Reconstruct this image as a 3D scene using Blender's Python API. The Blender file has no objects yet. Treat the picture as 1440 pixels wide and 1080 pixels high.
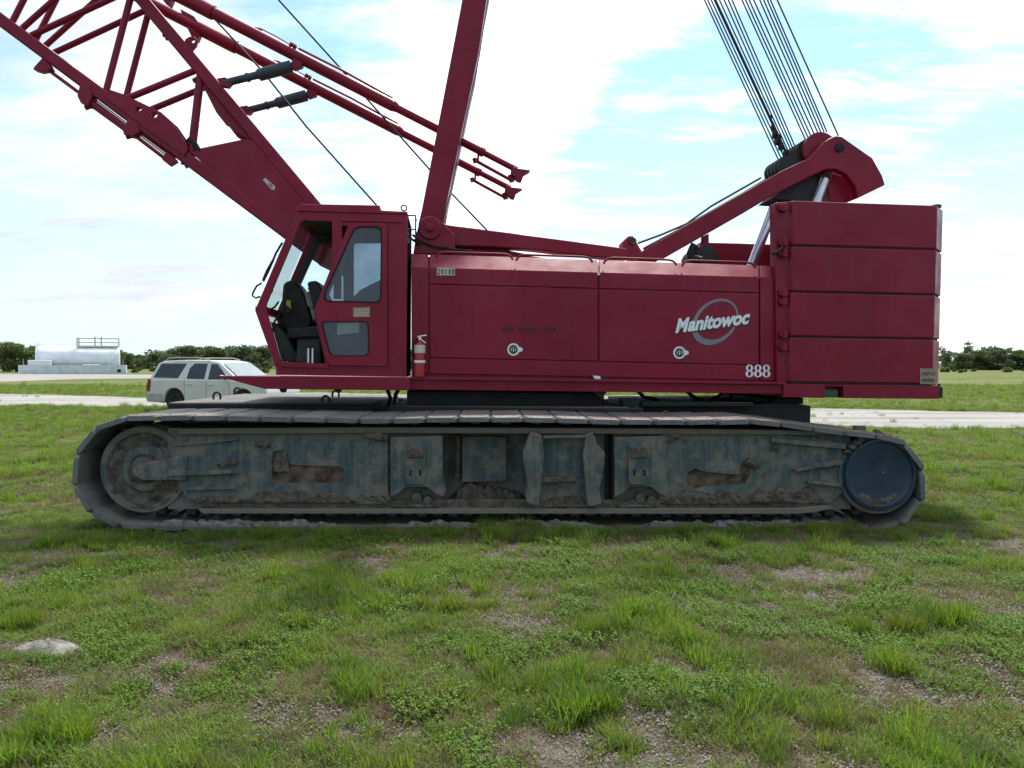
import bpy, bmesh, math, random
import numpy as np
from mathutils import Vector, Matrix

random.seed(7)
rng = np.random.default_rng(11)
R = math.radians
scene = bpy.context.scene
COL = scene.collection

# ------------------------------------------------------------------ camera, sky, sun, exposure
F, CX, CY, EYE = 1050.0, 720.0, 540.0, 1.70
PITCH = math.atan(28 / 1050)
cam_d = bpy.data.cameras.new('camera')
cam = bpy.data.objects.new('camera', cam_d)
COL.objects.link(cam)
cam.location = (0, 0, EYE)
cam.rotation_euler = (math.pi / 2 - PITCH, 0, 0)
cam_d.sensor_width = 36.0
cam_d.lens = F / 1440 * 36.0
cam_d.clip_start = 0.05
cam_d.clip_end = 5000
scene.camera = cam

SUN_EL, SUN_AZ = R(60), R(16)          # azimuth from +Y (straight ahead) towards +X
sdir = Vector((math.sin(SUN_AZ) * math.cos(SUN_EL), math.cos(SUN_AZ) * math.cos(SUN_EL), math.sin(SUN_EL)))
w = bpy.data.worlds.new('World')
scene.world = w
w.use_nodes = True
nt = w.node_tree
nt.nodes.clear()
N = nt.nodes.new
L = nt.links.new
SKY_STRENGTH = 0.10
out = N('ShaderNodeOutputWorld')
bg = N('ShaderNodeBackground')
bg.inputs['Strength'].default_value = SKY_STRENGTH
sky = N('ShaderNodeTexSky')
sky.sky_type = 'NISHITA'
sky.sun_disc = False
sky.sun_elevation = SUN_EL
sky.sun_rotation = SUN_AZ
sky.air_density = 1.0
sky.dust_density = 0.4
sky.ozone_density = 1.0
tc = N('ShaderNodeTexCoord')


def wm(op, a, b=None, clamp=False):
    n = N('ShaderNodeMath')
    n.operation = op
    n.use_clamp = clamp
    for i, x in enumerate((a, b)):
        if x is None:
            continue
        if isinstance(x, (int, float)):
            n.inputs[i].default_value = x
        else:
            L(x, n.inputs[i])
    return n.outputs[0]


def wramp(x, lo, hi, a=0.0, b=1.0, smooth=True):
    n = N('ShaderNodeMapRange')
    n.interpolation_type = 'SMOOTHSTEP' if smooth else 'LINEAR'
    L(x, n.inputs[0])
    for i, v_ in enumerate((lo, hi, a, b)):
        n.inputs[1 + i].default_value = v_
    return n.outputs[0]


sep = N('ShaderNodeSeparateXYZ')
L(tc.outputs['Generated'], sep.inputs[0])
zz = wm('ADD', wm('MAXIMUM', sep.outputs[2], 0.0), 0.22)
comb = N('ShaderNodeCombineXYZ')
L(wm('DIVIDE', sep.outputs[0], zz), comb.inputs[0])
L(wm('DIVIDE', sep.outputs[1], zz), comb.inputs[1])


def wnoise(scale, detail, rough, off, dist=0.0, stretch=(1, 1, 1)):
    m_ = N('ShaderNodeMapping')
    m_.inputs['Scale'].default_value = stretch
    m_.inputs['Location'].default_value = off
    L(comb.outputs[0], m_.inputs[0])
    n = N('ShaderNodeTexNoise')
    n.inputs['Scale'].default_value = scale
    n.inputs['Detail'].default_value = detail
    n.inputs['Roughness'].default_value = rough
    n.inputs['Distortion'].default_value = dist
    L(m_.outputs[0], n.inputs['Vector'])
    return n.outputs['Fac']


def dirdot(v):
    n = N('ShaderNodeVectorMath')
    n.operation = 'DOT_PRODUCT'
    L(tc.outputs['Generated'], n.inputs[0])
    n.inputs[1].default_value = Vector(v).normalized()
    return n.outputs['Value']


n1 = wnoise(0.85, 7, 0.55, (3.1, 1.7, 0.0), 0.25)
n2 = wnoise(2.2, 9, 0.62, (7.3, 0.4, 2.0), 0.35, (0.75, 1.5, 1))
n3 = wnoise(1.3, 7, 0.58, (1.0, 5.2, 4.0), 0.3, (0.7, 1.5, 1))
n4 = wnoise(5.5, 8, 0.62, (2.3, 8.4, 1.0), 0.4, (0.6, 1.7, 1))
dens = wm('ADD', wm('ADD', wm('MULTIPLY', n1, 0.50), wm('MULTIPLY', n2, 0.75)), wm('ADD', wm('MULTIPLY', n4, 0.35), -0.30))
# openings in the cloud and denser banks, placed by direction on the sky (direction, half width as cosine drop, amount)
for d_, wd_, amt in (((0.14, 1, 0.285), 0.010, -0.17), ((0.28, 1, 0.29), 0.012, -0.19), ((0.14, 1, 0.18), 0.010, -0.10), ((0.56, 1, 0.29), 0.016, -0.24), ((0.43, 1, 0.42), 0.006, -0.14),
                     ((-0.50, 1, 0.09), 0.020, -0.17), ((-0.63, 1, 0.29), 0.008, -0.12), ((-0.33, 1, 0.33), 0.006, -0.10), ((-0.24, 1, 0.10), 0.01, -0.08),
                     ((0.06, 1, 0.42), 0.016, 0.16), ((0.66, 1, 0.12), 0.010, 0.10), ((0.62, 1, 0.46), 0.010, 0.16), ((-0.05, 1, 0.24), 0.012, 0.12), ((-0.45, 1, 0.20), 0.022, 0.17)):
    f_ = wramp(dirdot(d_), 1.0 - wd_ * 1.6, 1.0)
    dens = wm('ADD', dens, wm('MULTIPLY', f_, amt))
cov = wramp(dens, 0.33, 0.61)
cov = wm('MAXIMUM', cov, wm('MULTIPLY', wramp(wm('ADD', wm('MULTIPLY', n4, 0.6), wm('MULTIPLY', n2, 0.4)), 0.47, 0.66), 0.70))
# cloud brightness: forward scattering round the veiled sun, dimmer away from it, thin grey banks to the west
fs = wramp(dirdot(tuple(sdir)), 0.10, 0.74)
grey = wm('ADD', wramp(n3, 0.34, 0.66, -0.30, 0.30), wramp(sep.outputs[0], -0.48, -0.05, -0.52, 0.28))
grey = wm('MAXIMUM', wm('MINIMUM', wm('ADD', fs, wm('MULTIPLY', grey, fs)), 1.25), 0.0)
cmix = N('ShaderNodeMix')
cmix.data_type = 'RGBA'
cmix.clamp_factor = False
cmix.inputs['A'].default_value = (4.3, 4.6, 5.2, 1)
cmix.inputs['B'].default_value = (9.6, 9.9, 10.4, 1)
L(grey, cmix.inputs['Factor'])
smix = N('ShaderNodeMix')
smix.data_type = 'RGBA'
L(cov, smix.inputs['Factor'])
skm = N('ShaderNodeMix')
skm.data_type = 'RGBA'
skm.blend_type = 'MULTIPLY'
skm.inputs['Factor'].default_value = 1.0
skm.inputs['B'].default_value = (1.42, 1.58, 1.42, 1)
L(sky.outputs[0], skm.inputs['A'])
# pale air low over the horizon
hzm = N('ShaderNodeMix')
hzm.data_type = 'RGBA'
L(wramp(sep.outputs[2], 0.30, -0.01, 0.0, 0.85), hzm.inputs['Factor'])
L(skm.outputs['Result'], hzm.inputs['A'])
hzm.inputs['B'].default_value = (5.0, 6.5, 7.2, 1)
L(hzm.outputs['Result'], smix.inputs['A'])
L(cmix.outputs['Result'], smix.inputs['B'])
L(smix.outputs['Result'], bg.inputs['Color'])
L(bg.outputs[0], out.inputs[0])

sun_d = bpy.data.lights.new('sun', 'SUN')
sun = bpy.data.objects.new('sun', sun_d)
COL.objects.link(sun)
sun_d.energy = 3.8
sun_d.angle = R(5)
sun_d.color = (1.0, 0.95, 0.87)
sdir = Vector((math.sin(SUN_AZ) * math.cos(SUN_EL), math.cos(SUN_AZ) * math.cos(SUN_EL), math.sin(SUN_EL)))
sun.rotation_euler = sdir.to_track_quat('Z', 'Y').to_euler()
sun.location = (0, 0, 30)
vs = scene.view_settings
vs.view_transform = 'Standard'
vs.look = 'None'
vs.gamma = 1.0
vs.use_curve_mapping = False
vs.exposure = 0.62
scene.cycles.max_bounces = 8
scene.cycles.transparent_max_bounces = 16


# ------------------------------------------------------------------ materials
class NT:
    """small node-building helper"""

    def __init__(s, name):
        s.m = bpy.data.materials.new(name)
        s.m.use_nodes = True
        s.t = s.m.node_tree
        s.t.nodes.clear()
        s.out = s.t.nodes.new('ShaderNodeOutputMaterial')

    def n(s, kind, **kw):
        x = s.t.nodes.new(kind)
        for k, v in kw.items():
            setattr(x, k, v)
        return x

    def set(s, sock, v):
        if v is None:
            return
        if hasattr(v, 'is_linked') or isinstance(v, bpy.types.NodeSocket):
            s.t.links.new(v, sock)
        elif isinstance(v, (tuple, list)) and len(v) == 3 and sock.type == 'RGBA':
            sock.default_value = (*v, 1)
        else:
            sock.default_value = v

    def pos(s):
        return s.n('ShaderNodeNewGeometry').outputs['Position']

    def obj(s):
        return s.n('ShaderNodeTexCoord').outputs['Object']

    def noise(s, vec, scale, detail=4, rough=0.55, stretch=(1, 1, 1), off=(0, 0, 0), dist=0.0):
        mp = s.n('ShaderNodeMapping')
        mp.inputs['Scale'].default_value = stretch
        mp.inputs['Location'].default_value = off
        s.set(mp.inputs[0], vec)
        x = s.n('ShaderNodeTexNoise')
        x.inputs['Scale'].default_value = scale
        x.inputs['Detail'].default_value = detail
        x.inputs['Roughness'].default_value = rough
        x.inputs['Distortion'].default_value = dist
        s.set(x.inputs['Vector'], mp.outputs[0])
        return x.outputs['Fac']

    def ramp(s, x, lo, hi, a=0.0, b=1.0):
        n = s.n('ShaderNodeMapRange', interpolation_type='SMOOTHSTEP')
        s.set(n.inputs[0], x)
        for i, v in enumerate((lo, hi, a, b)):
            n.inputs[1 + i].default_value = v
        return n.outputs[0]

    def math(s, op, a, b=None, clamp=False):
        n = s.n('ShaderNodeMath', operation=op, use_clamp=clamp)
        s.set(n.inputs[0], a)
        s.set(n.inputs[1], b)
        return n.outputs[0]

    def mix(s, f, a, b, mode='MIX'):
        n = s.n('ShaderNodeMix', data_type='RGBA', blend_type=mode)
        s.set(n.inputs['Factor'], f)
        s.set(n.inputs['A'], a)
        s.set(n.inputs['B'], b)
        return n.outputs['Result']

    def attr(s, name, out='Fac'):
        return s.n('ShaderNodeAttribute', attribute_name=name).outputs[out]

    def bump(s, h, strength=0.3, dist=0.02):
        b = s.n('ShaderNodeBump')
        b.inputs['Strength'].default_value = strength
        b.inputs['Distance'].default_value = dist
        s.set(b.inputs['Height'], h)
        return b.outputs[0]

    def principled(s, color, rough=0.5, metal=0.0, spec=0.5, normal=None, coat=0.0, **kw):
        p = s.n('ShaderNodeBsdfPrincipled')
        s.set(p.inputs['Base Color'], color)
        s.set(p.inputs['Roughness'], rough)
        s.set(p.inputs['Metallic'], metal)
        s.set(p.inputs['Specular IOR Level'], spec)
        s.set(p.inputs['Coat Weight'], coat)
        if normal is not None:
            s.set(p.inputs['Normal'], normal)
        s.t.links.new(p.outputs[0], s.out.inputs[0])
        return p

    def xyz(s, vec):
        n = s.n('ShaderNodeSeparateXYZ')
        s.set(n.inputs[0], vec)
        return n.outputs


def simple(name, col, rough=0.5, metal=0.0, spec=0.5, var=0.15, scale=6.0, bump=0.0):
    m = NT(name)
    f = m.noise(m.pos(), scale, 5)
    c = m.mix(m.ramp(f, 0.3, 0.7), tuple(x * (1 - var) for x in col), tuple(x * (1 + var) for x in col))
    nm = m.bump(m.noise(m.pos(), scale * 5, 4), bump, 0.01) if bump else None
    m.principled(c, rough, metal, spec, nm)
    return m.m


def red_paint():
    """old crimson enamel: faded and streaked, with scuffs, chips down to primer and grease runs"""
    m = NT('red_paint')
    p = m.pos()
    big = m.noise(p, 0.9, 5, 0.6)
    fine = m.noise(p, 14, 6, 0.65)
    streak = m.noise(p, 3.0, 6, 0.65, stretch=(1.8, 1.8, 0.10))
    runs = m.noise(p, 5.5, 5, 0.7, stretch=(2.4, 2.4, 0.07), off=(3, 7, 0))
    c = m.mix(m.ramp(big, 0.3, 0.7), (0.182, 0.0034, 0.0230), (0.238, 0.0062, 0.0335))
    c = m.mix(m.math('MULTIPLY', m.ramp(streak, 0.50, 0.74), 0.30), c, (0.205, 0.024, 0.046))
    c = m.mix(m.math('MULTIPLY', m.ramp(runs, 0.56, 0.72), 0.34), c, (0.070, 0.0045, 0.012))
    c = m.mix(m.math('MULTIPLY', m.ramp(fine, 0.54, 0.74), 0.16), c, (0.215, 0.034, 0.056))
    patch = m.noise(p, 1.7, 5, 0.7, off=(8, 3, 5))
    c = m.mix(m.math('MULTIPLY', m.ramp(patch, 0.54, 0.62), 0.16), c, (0.230, 0.018, 0.046))
    sc = m.noise(p, 30, 4, 0.6, stretch=(0.35, 1, 2.0))
    sc = m.math('MULTIPLY', m.ramp(sc, 0.66, 0.72), m.ramp(m.noise(p, 2.6, 3, 0.5, off=(6, 6, 6)), 0.48, 0.62))
    c = m.mix(m.math('MULTIPLY', sc, 0.45), c, (0.260, 0.170, 0.160))
    dk = m.noise(p, 26, 4, 0.55, off=(4, 2, 9))
    c = m.mix(m.math('MULTIPLY', m.ramp(dk, 0.67, 0.73), 0.6), c, (0.040, 0.012, 0.010))
    rough = m.ramp(m.noise(p, 2.2, 5), 0.3, 0.7, 0.32, 0.54)
    wob = m.noise(p, 2.1, 2, 0.4)
    b = m.bump(m.math('ADD', m.math('MULTIPLY', wob, 0.9), m.math('MULTIPLY', fine, 0.05)), 0.22, 0.05)
    m.principled(c, rough, 0.0, 0.30, b)
    return m.m


def frame_paint():
    """weathered teal-blue crawler frame: dust, streaks, mud near the ground"""
    m = NT('crawler_paint')
    p = m.pos()
    z = m.xyz(p)[2]
    base = m.mix(m.ramp(m.noise(p, 2.6, 4), 0.35, 0.65), (0.040, 0.074, 0.092), (0.064, 0.090, 0.090))
    st = m.noise(p, 9, 5, 0.65, stretch=(1.6, 1, 0.10))
    c = m.mix(m.ramp(st, 0.38, 0.70, 0.0, 0.70), base, (0.150, 0.164, 0.144))
    dust = m.noise(p, 5.5, 7, 0.68, off=(3, 1, 0))
    c = m.mix(m.ramp(dust, 0.44, 0.62, 0.0, 0.80), c, (0.190, 0.174, 0.142))
    rust = m.noise(p, 4.2, 6, 0.7, off=(9, 4, 2))
    c = m.mix(m.ramp(rust, 0.60, 0.70, 0.0, 0.75), c, (0.085, 0.050, 0.032))
    low = m.math('ADD', z, m.math('MULTIPLY', m.noise(p, 6, 6, 0.65), 0.45))
    c = m.mix(m.ramp(low, 0.74, 0.44, 0.0, 0.85), c, (0.185, 0.163, 0.134))
    top = m.math('ADD', z, m.math('MULTIPLY', m.noise(p, 7, 6, 0.65, off=(1, 8, 3)), 0.20))
    c = m.mix(m.ramp(top, 0.98, 1.12, 0.0, 0.80), c, (0.128, 0.114, 0.084))
    b = m.bump(m.math('ADD', dust, m.math('MULTIPLY', m.noise(p, 40, 5, 0.7), 0.4)), 0.55, 0.02)
    m.principled(c, 0.75, 0.0, 0.3, b)
    return m.m


def shoe_steel():
    """blue-grey worn steel; brown dust lies on the faces that look up"""
    m = NT('shoe_steel')
    p = m.pos()
    oi = m.n('ShaderNodeObjectInfo').outputs['Random']
    nz = m.xyz(m.n('ShaderNodeNewGeometry').outputs['Normal'])[2]
    x = m.xyz(p)[0]
    d = m.noise(p, 5, 6, 0.68)
    c = m.mix(oi, (0.110, 0.130, 0.138), (0.155, 0.160, 0.156))
    c = m.mix(m.ramp(d, 0.45, 0.66, 0.0, 0.65), c, (0.215, 0.200, 0.175))
    top = m.mix(oi, (0.165, 0.148, 0.130), (0.225, 0.200, 0.178))
    rr = m.math('ADD', m.noise(p, 3.4, 6, 0.7, off=(5, 5, 0)), m.ramp(x, -2.5, 3.0, -0.10, 0.14))
    top = m.mix(m.ramp(rr, 0.46, 0.62, 0.0, 0.7), top, (0.125, 0.088, 0.078))
    c = m.mix(m.ramp(nz, 0.55, 0.9), c, top)
    c = m.mix(m.ramp(m.noise(p, 12, 5, 0.7), 0.58, 0.70, 0, 0.55), c, (0.045, 0.047, 0.046))
    b = m.bump(m.math('ADD', d, m.math('MULTIPLY', m.noise(p, 45, 5, 0.7), 0.5)), 0.6, 0.015)
    m.principled(c, 0.62, 0.1, 0.35, b)
    return m.m


def mud():
    m = NT('dried_mud')
    p = m.pos()
    c = m.mix(m.ramp(m.noise(p, 9, 6, 0.7), 0.3, 0.7), (0.070, 0.060, 0.047), (0.190, 0.170, 0.142))
    m.principled(c, 0.95, 0, 0.1, m.bump(m.noise(p, 30, 6, 0.75), 0.9, 0.03))
    return m.m


def window_glass(name, tint, haze, hazecol=(0.35, 0.4, 0.45), refl=1.0):
    m = NT(name)
    tr = m.n('ShaderNodeBsdfTransparent')
    m.set(tr.inputs[0], (*tint, 1))
    gl = m.n('ShaderNodeBsdfGlossy')
    gl.inputs['Roughness'].default_value = 0.03
    di = m.n('ShaderNodeBsdfDiffuse')
    dirt = m.noise(m.pos(), 4, 6, 0.65)
    m.set(di.inputs[0], (*hazecol, 1))
    fr = m.n('ShaderNodeFresnel')
    fr.inputs[0].default_value = 1.5
    a = m.n('ShaderNodeMixShader')
    m.set(a.inputs[0], m.ramp(dirt, 0.25, 0.8, haze * 0.8, min(1, haze * 1.25)))
    m.t.links.new(tr.outputs[0], a.inputs[1])
    m.t.links.new(di.outputs[0], a.inputs[2])
    b = m.n('ShaderNodeMixShader')
    m.set(b.inputs[0], m.math('MULTIPLY', fr.outputs[0], refl))
    m.t.links.new(a.outputs[0], b.inputs[1])
    m.t.links.new(gl.outputs[0], b.inputs[2])
    m.t.links.new(b.outputs[0], m.out.inputs[0])
    return m.m


def leafy(name, cols, trans=0.35, rough=0.55, vary='tint', drift=None):
    """thin leaf / blade material: colour per blade (mesh attribute) and per instance"""
    m = NT(name)
    t = m.attr(vary)
    oi = m.n('ShaderNodeObjectInfo').outputs['Random']
    c = m.mix(t, cols[0], cols[1])
    c = m.mix(m.math('MULTIPLY', oi, 0.55), c, cols[2])
    if drift:
        g_ = m.noise(m.pos(), 1.3, 5, 0.6)
        c = m.mix(m.ramp(g_, 0.46, 0.66, 0, 0.75), c, drift[0])
        g_ = m.noise(m.pos(), 2.1, 5, 0.6, off=(5, 8, 1))
        c = m.mix(m.ramp(g_, 0.50, 0.68, 0, 0.7), c, drift[1])
    di = m.n('ShaderNodeBsdfPrincipled')
    m.set(di.inputs['Base Color'], c)
    di.inputs['Roughness'].default_value = rough
    di.inputs['Specular IOR Level'].default_value = 0.25
    tl = m.n('ShaderNodeBsdfTranslucent')
    m.set(tl.inputs[0], m.mix(1.0, c, (1.25, 1.35, 0.6), 'MULTIPLY'))
    mx = m.n('ShaderNodeMixShader')
    mx.inputs[0].default_value = trans
    m.t.links.new(di.outputs[0], mx.inputs[1])
    m.t.links.new(tl.outputs[0], mx.inputs[2])
    m.t.links.new(mx.outputs[0], m.out.inputs[0])
    return m.m


def ground_mat():
    m = NT('field_ground')
    p = m.pos()
    bare = m.attr('bare')
    dry = m.attr('dry')
    far = m.attr('far')
    f1 = m.noise(p, 16, 8, 0.7)
    f2 = m.noise(p, 55, 5, 0.7, off=(3, 3, 0))
    soil = m.mix(m.ramp(f1, 0.3, 0.7), (0.022, 0.024, 0.012), (0.075, 0.064, 0.038))
    soil = m.mix(m.math('MULTIPLY', dry, 0.55), soil, (0.120, 0.092, 0.056))
    sand = m.mix(m.ramp(f2, 0.3, 0.72), (0.110, 0.098, 0.078), (0.235, 0.218, 0.190))
    sand = m.mix(m.ramp(f1, 0.48, 0.64, 0, 0.75), sand, (0.105, 0.088, 0.062))
    b = m.math('ADD', bare, m.math('MULTIPLY', m.math('SUBTRACT', f1, 0.5), 0.9))
    near = m.mix(m.ramp(b, 0.40, 0.80), soil, sand)
    # turf seen from afar: bands of fresh, seeding and dry grass
    g1 = m.noise(p, 0.16, 6, 0.6, stretch=(0.35, 1, 1))
    g2 = m.noise(p, 1.1, 7, 0.7, stretch=(0.5, 1, 1), off=(7, 2, 0))
    turf = m.mix(m.ramp(g1, 0.36, 0.64), (0.100, 0.138, 0.032), (0.180, 0.168, 0.072))
    turf = m.mix(m.ramp(g2, 0.40, 0.66, 0, 0.6), turf, (0.045, 0.070, 0.018))
    turf = m.mix(m.ramp(m.noise(p, 0.5, 6, 0.7, stretch=(0.4, 1, 1), off=(1, 9, 3)), 0.58, 0.72, 0, 0.6), turf, (0.20, 0.165, 0.090))
    turf = m.mix(m.ramp(bare, 0.55, 0.9), turf, (0.36, 0.33, 0.28))
    c = m.mix(far, near, turf)
    h = m.math('ADD', f1, m.math('MULTIPLY', f2, 0.4))
    m.principled(c, 0.95, 0, 0.1, m.bump(h, 0.8, 0.03))
    return m.m


def road_mat():
    m = NT('white_sand_road')
    p = m.pos()
    a = m.noise(p, 0.5, 7, 0.65, stretch=(0.3, 1, 1))
    b = m.noise(p, 9, 6, 0.7)
    c = m.mix(m.ramp(a, 0.3, 0.7), (0.245, 0.235, 0.220), (0.345, 0.335, 0.318))
    rut = m.noise(p, 0.9, 4, 0.6, stretch=(0.05, 1.1, 1), off=(2, 4, 0))
    c = m.mix(m.ramp(rut, 0.50, 0.64, 0, 0.6), c, (0.185, 0.170, 0.145))
    c = m.mix(m.ramp(b, 0.55, 0.72, 0, 0.5), c, (0.24, 0.222, 0.195))
    m.principled(c, 0.95, 0, 0.1, m.bump(b, 0.6, 0.03))
    return m.m


def bark_mat():
    m = NT('bark')
    p = m.pos()
    f = m.noise(p, 9, 6, 0.7, stretch=(1, 1, 0.25))
    m.principled(m.mix(f, (0.05, 0.04, 0.03), (0.16, 0.13, 0.10)), 0.9, 0, 0.2, m.bump(f, 0.8, 0.03))
    return m.m


M = {}
M['red'] = red_paint()
M['crawler'] = frame_paint()
M['shoe'] = shoe_steel()
M['mud'] = mud()
M['black'] = simple('black_steel', (0.014, 0.015, 0.016), 0.55, 0, 0.4, 0.4, 5, 0.2)
m_ = NT('dusty_black_steel')
nz_ = m_.xyz(m_.n('ShaderNodeNewGeometry').outputs['Normal'])[2]
du_ = m_.noise(m_.pos(), 4, 6, 0.65)
c_ = m_.mix(du_, (0.010, 0.012, 0.012), (0.024, 0.028, 0.028))
c_ = m_.mix(m_.math('MULTIPLY', m_.ramp(nz_, 0.6, 0.95), m_.ramp(du_, 0.3, 0.6, 0.5, 1.0)), c_, (0.150, 0.138, 0.120))
m_.principled(c_, 0.7, 0, 0.3, m_.bump(du_, 0.3, 0.01))
M['base'] = m_.m
M['rubber'] = simple('black_rubber', (0.012, 0.012, 0.012), 0.7, 0, 0.3, 0.2, 9)
M['rust'] = simple('rusty_steel', (0.105, 0.078, 0.058), 0.9, 0, 0.2, 0.6, 9, 0.5)
M['chrome'] = simple('polished_steel', (0.62, 0.64, 0.68), 0.22, 0.9, 0.5, 0.08, 8)
M['rope'] = simple('wire_rope', (0.025, 0.025, 0.034), 0.55, 0.3, 0.4, 0.2, 30)
M['strut'] = simple('grey_green_strut', (0.036, 0.052, 0.070), 0.5, 0, 0.4, 0.25, 7)
M['drive'] = simple('blue_enamel', (0.014, 0.033, 0.062), 0.26, 0, 0.5, 0.45, 3.0)
M['white'] = simple('white_paint', (0.72, 0.73, 0.74), 0.5, 0, 0.4, 0.06, 3)
M['decal_white'] = simple('white_decal', (0.74, 0.80, 0.82), 0.45, 0, 0.4, 0.06, 9)
M['decal_grey'] = simple('grey_decal', (0.180, 0.215, 0.235), 0.45, 0, 0.4, 0.08, 9)
M['decal_dark'] = simple('dark_decal', (0.022, 0.030, 0.055), 0.5, 0, 0.4, 0.1, 9)
M['ghost'] = simple('worn_decal', (0.066, 0.0085, 0.026), 0.55, 0, 0.4, 0.45, 26)
M['ink'] = simple('black_ink', (0.012, 0.012, 0.013), 0.5, 0, 0.3, 0.1, 9)
M['plate'] = simple('off_white_plate', (0.50, 0.49, 0.45), 0.55, 0, 0.4, 0.15, 14)
M['beige'] = simple('faded_beige_sticker', (0.30, 0.25, 0.19), 0.6, 0, 0.3, 0.25, 40)
M['latch'] = simple('dull_latch_green', (0.055, 0.085, 0.070), 0.4, 0.3, 0.5, 0.3, 40)
M['gloss_red'] = simple('bright_red_enamel', (0.33, 0.010, 0.016), 0.3, 0, 0.5, 0.1, 8)
M['grey'] = simple('grey_plastic', (0.22, 0.23, 0.24), 0.6, 0, 0.4, 0.15, 8)
M['dark_cloth'] = simple('black_vinyl', (0.016, 0.017, 0.018), 0.6, 0, 0.35, 0.3, 12)
M['cabin'] = simple('dark_cab_lining', (0.050, 0.058, 0.052), 0.8, 0, 0.3, 0.3, 5)
M['yellow'] = simple('yellow_tag', (0.50, 0.42, 0.05), 0.6, 0, 0.3, 0.1, 9)
M['glass_dirty'] = window_glass('dirty_window_glass', (0.62, 0.68, 0.76), 0.30, (0.155, 0.175, 0.225))
M['glass_clear'] = window_glass('clear_window_glass', (0.88, 0.93, 0.93), 0.06, (0.3, 0.33, 0.33), 0.35)
M['suv'] = simple('pale_pewter_car_paint', (0.60, 0.61, 0.585), 0.24, 0.10, 0.5, 0.05, 2)
M['suv_trim'] = simple('beige_lower_trim', (0.40, 0.37, 0.33), 0.5, 0, 0.4, 0.06, 3)
M['suv_glass'] = simple('tinted_car_glass', (0.010, 0.012, 0.016), 0.06, 0, 0.8, 0.1, 2)
M['wind_glass'] = simple('pale_glare_windscreen', (0.30, 0.35, 0.36), 0.05, 0.55, 0.9, 0.08, 2)  # pale base colour has the sky glare painted into the glass
M['tail'] = simple('red_lens', (0.24, 0.012, 0.016), 0.15, 0, 0.6, 0.1, 8)
M['tank'] = simple('white_tank_paint', (0.74, 0.80, 0.85), 0.45, 0, 0.4, 0.08, 0.7)
M['dike'] = simple('pale_blue_grey_wall_paint', (0.56, 0.63, 0.69), 0.7, 0, 0.3, 0.12, 1.2)
M['rail'] = simple('tan_weathered_railing', (0.30, 0.24, 0.18), 0.7, 0, 0.3, 0.2, 4)
M['rock'] = mud()
M['rock'].name = 'pale_sand_mound'
m_ = NT('pale_limestone')
f_ = m_.noise(m_.pos(), 18, 7, 0.7)
m_.principled(m_.mix(m_.ramp(f_, 0.3, 0.7), (0.130, 0.122, 0.104), (0.330, 0.315, 0.280)), 0.95, 0, 0.1, m_.bump(f_, 0.9, 0.02))
M['stone'] = m_.m
M['ground'] = ground_mat()
M['road'] = road_mat()
M['dust'] = simple('packed_grey_dust', (0.185, 0.172, 0.150), 0.95, 0, 0.15, 0.35, 11, 0.8)
M['bark'] = bark_mat()
M['blade'] = leafy('grass_blade', [(0.085, 0.170, 0.018), (0.205, 0.310, 0.040), (0.205, 0.245, 0.050)], 0.42, drift=((0.190, 0.190, 0.062), (0.060, 0.125, 0.024)))
M['weed'] = leafy('weed_leaf', [(0.078, 0.160, 0.018), (0.180, 0.285, 0.036), (0.120, 0.205, 0.026)], 0.36)
M['drygrass'] = leafy('dry_stem', [(0.130, 0.088, 0.050), (0.27, 0.215, 0.125), (0.10, 0.060, 0.040)], 0.25)
M['litter'] = leafy('ground_litter', [(0.075, 0.055, 0.035), (0.20, 0.17, 0.125), (0.16, 0.15, 0.13)], 0.1)
M['leaf_a'] = leafy('hazed_oak_leaf', [(0.068, 0.104, 0.064), (0.120, 0.160, 0.082), (0.092, 0.130, 0.100)], 0.25)  # slight blue of distance haze is mixed into this leaf colour
M['leaf_b'] = leafy('shrub_leaf', [(0.058, 0.088, 0.030), (0.118, 0.145, 0.048), (0.085, 0.105, 0.050)], 0.3)


# ------------------------------------------------------------------ geometry helpers
FWD = Vector((0, math.cos(PITCH), -math.sin(PITCH)))
UPV = Vector((0, math.sin(PITCH), math.cos(PITCH)))
EYEV = Vector((0, 0, EYE))


def ray(px, py):
    return FWD + Vector((1, 0, 0)) * ((px - CX) / F) + UPV * ((CY - py) / F)


def ground_pt(px, py, z=0.0):
    d = ray(px, py)
    return EYEV + d * ((z - EYE) / d.z)


class Frame:
    """a machine's own axes: u along it, v across (away from us), w up"""

    def __init__(s, o, yaw, tilt):
        s.o = Vector(o)
        u = Vector((math.cos(yaw), math.sin(yaw), 0))
        s.v = Vector((-math.sin(yaw), math.cos(yaw), 0))
        z = Vector((0, 0, 1))
        s.u = u * math.cos(tilt) - z * math.sin(tilt)
        s.w = z * math.cos(tilt) + u * math.sin(tilt)

    def W(s, u, v, w_):
        return s.o + s.u * u + s.v * v + s.w * w_

    def loc(s, P):
        d = P - s.o
        return Vector((d.dot(s.u), d.dot(s.v), d.dot(s.w)))

    def p(s, px, py, v):
        d = ray(px, py)
        t = (v - (EYEV - s.o).dot(s.v)) / d.dot(s.v)
        return EYEV + d * t

    def pts(s, px_list, v):
        return [s.p(x, y, v) for x, y in px_list]


UP = Frame((0, 10.2, 0), R(5.0), R(0.75))         # superstructure
LO = Frame((-0.06, 7.56, -0.012), R(1.6), R(0.45))  # near crawler


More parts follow.
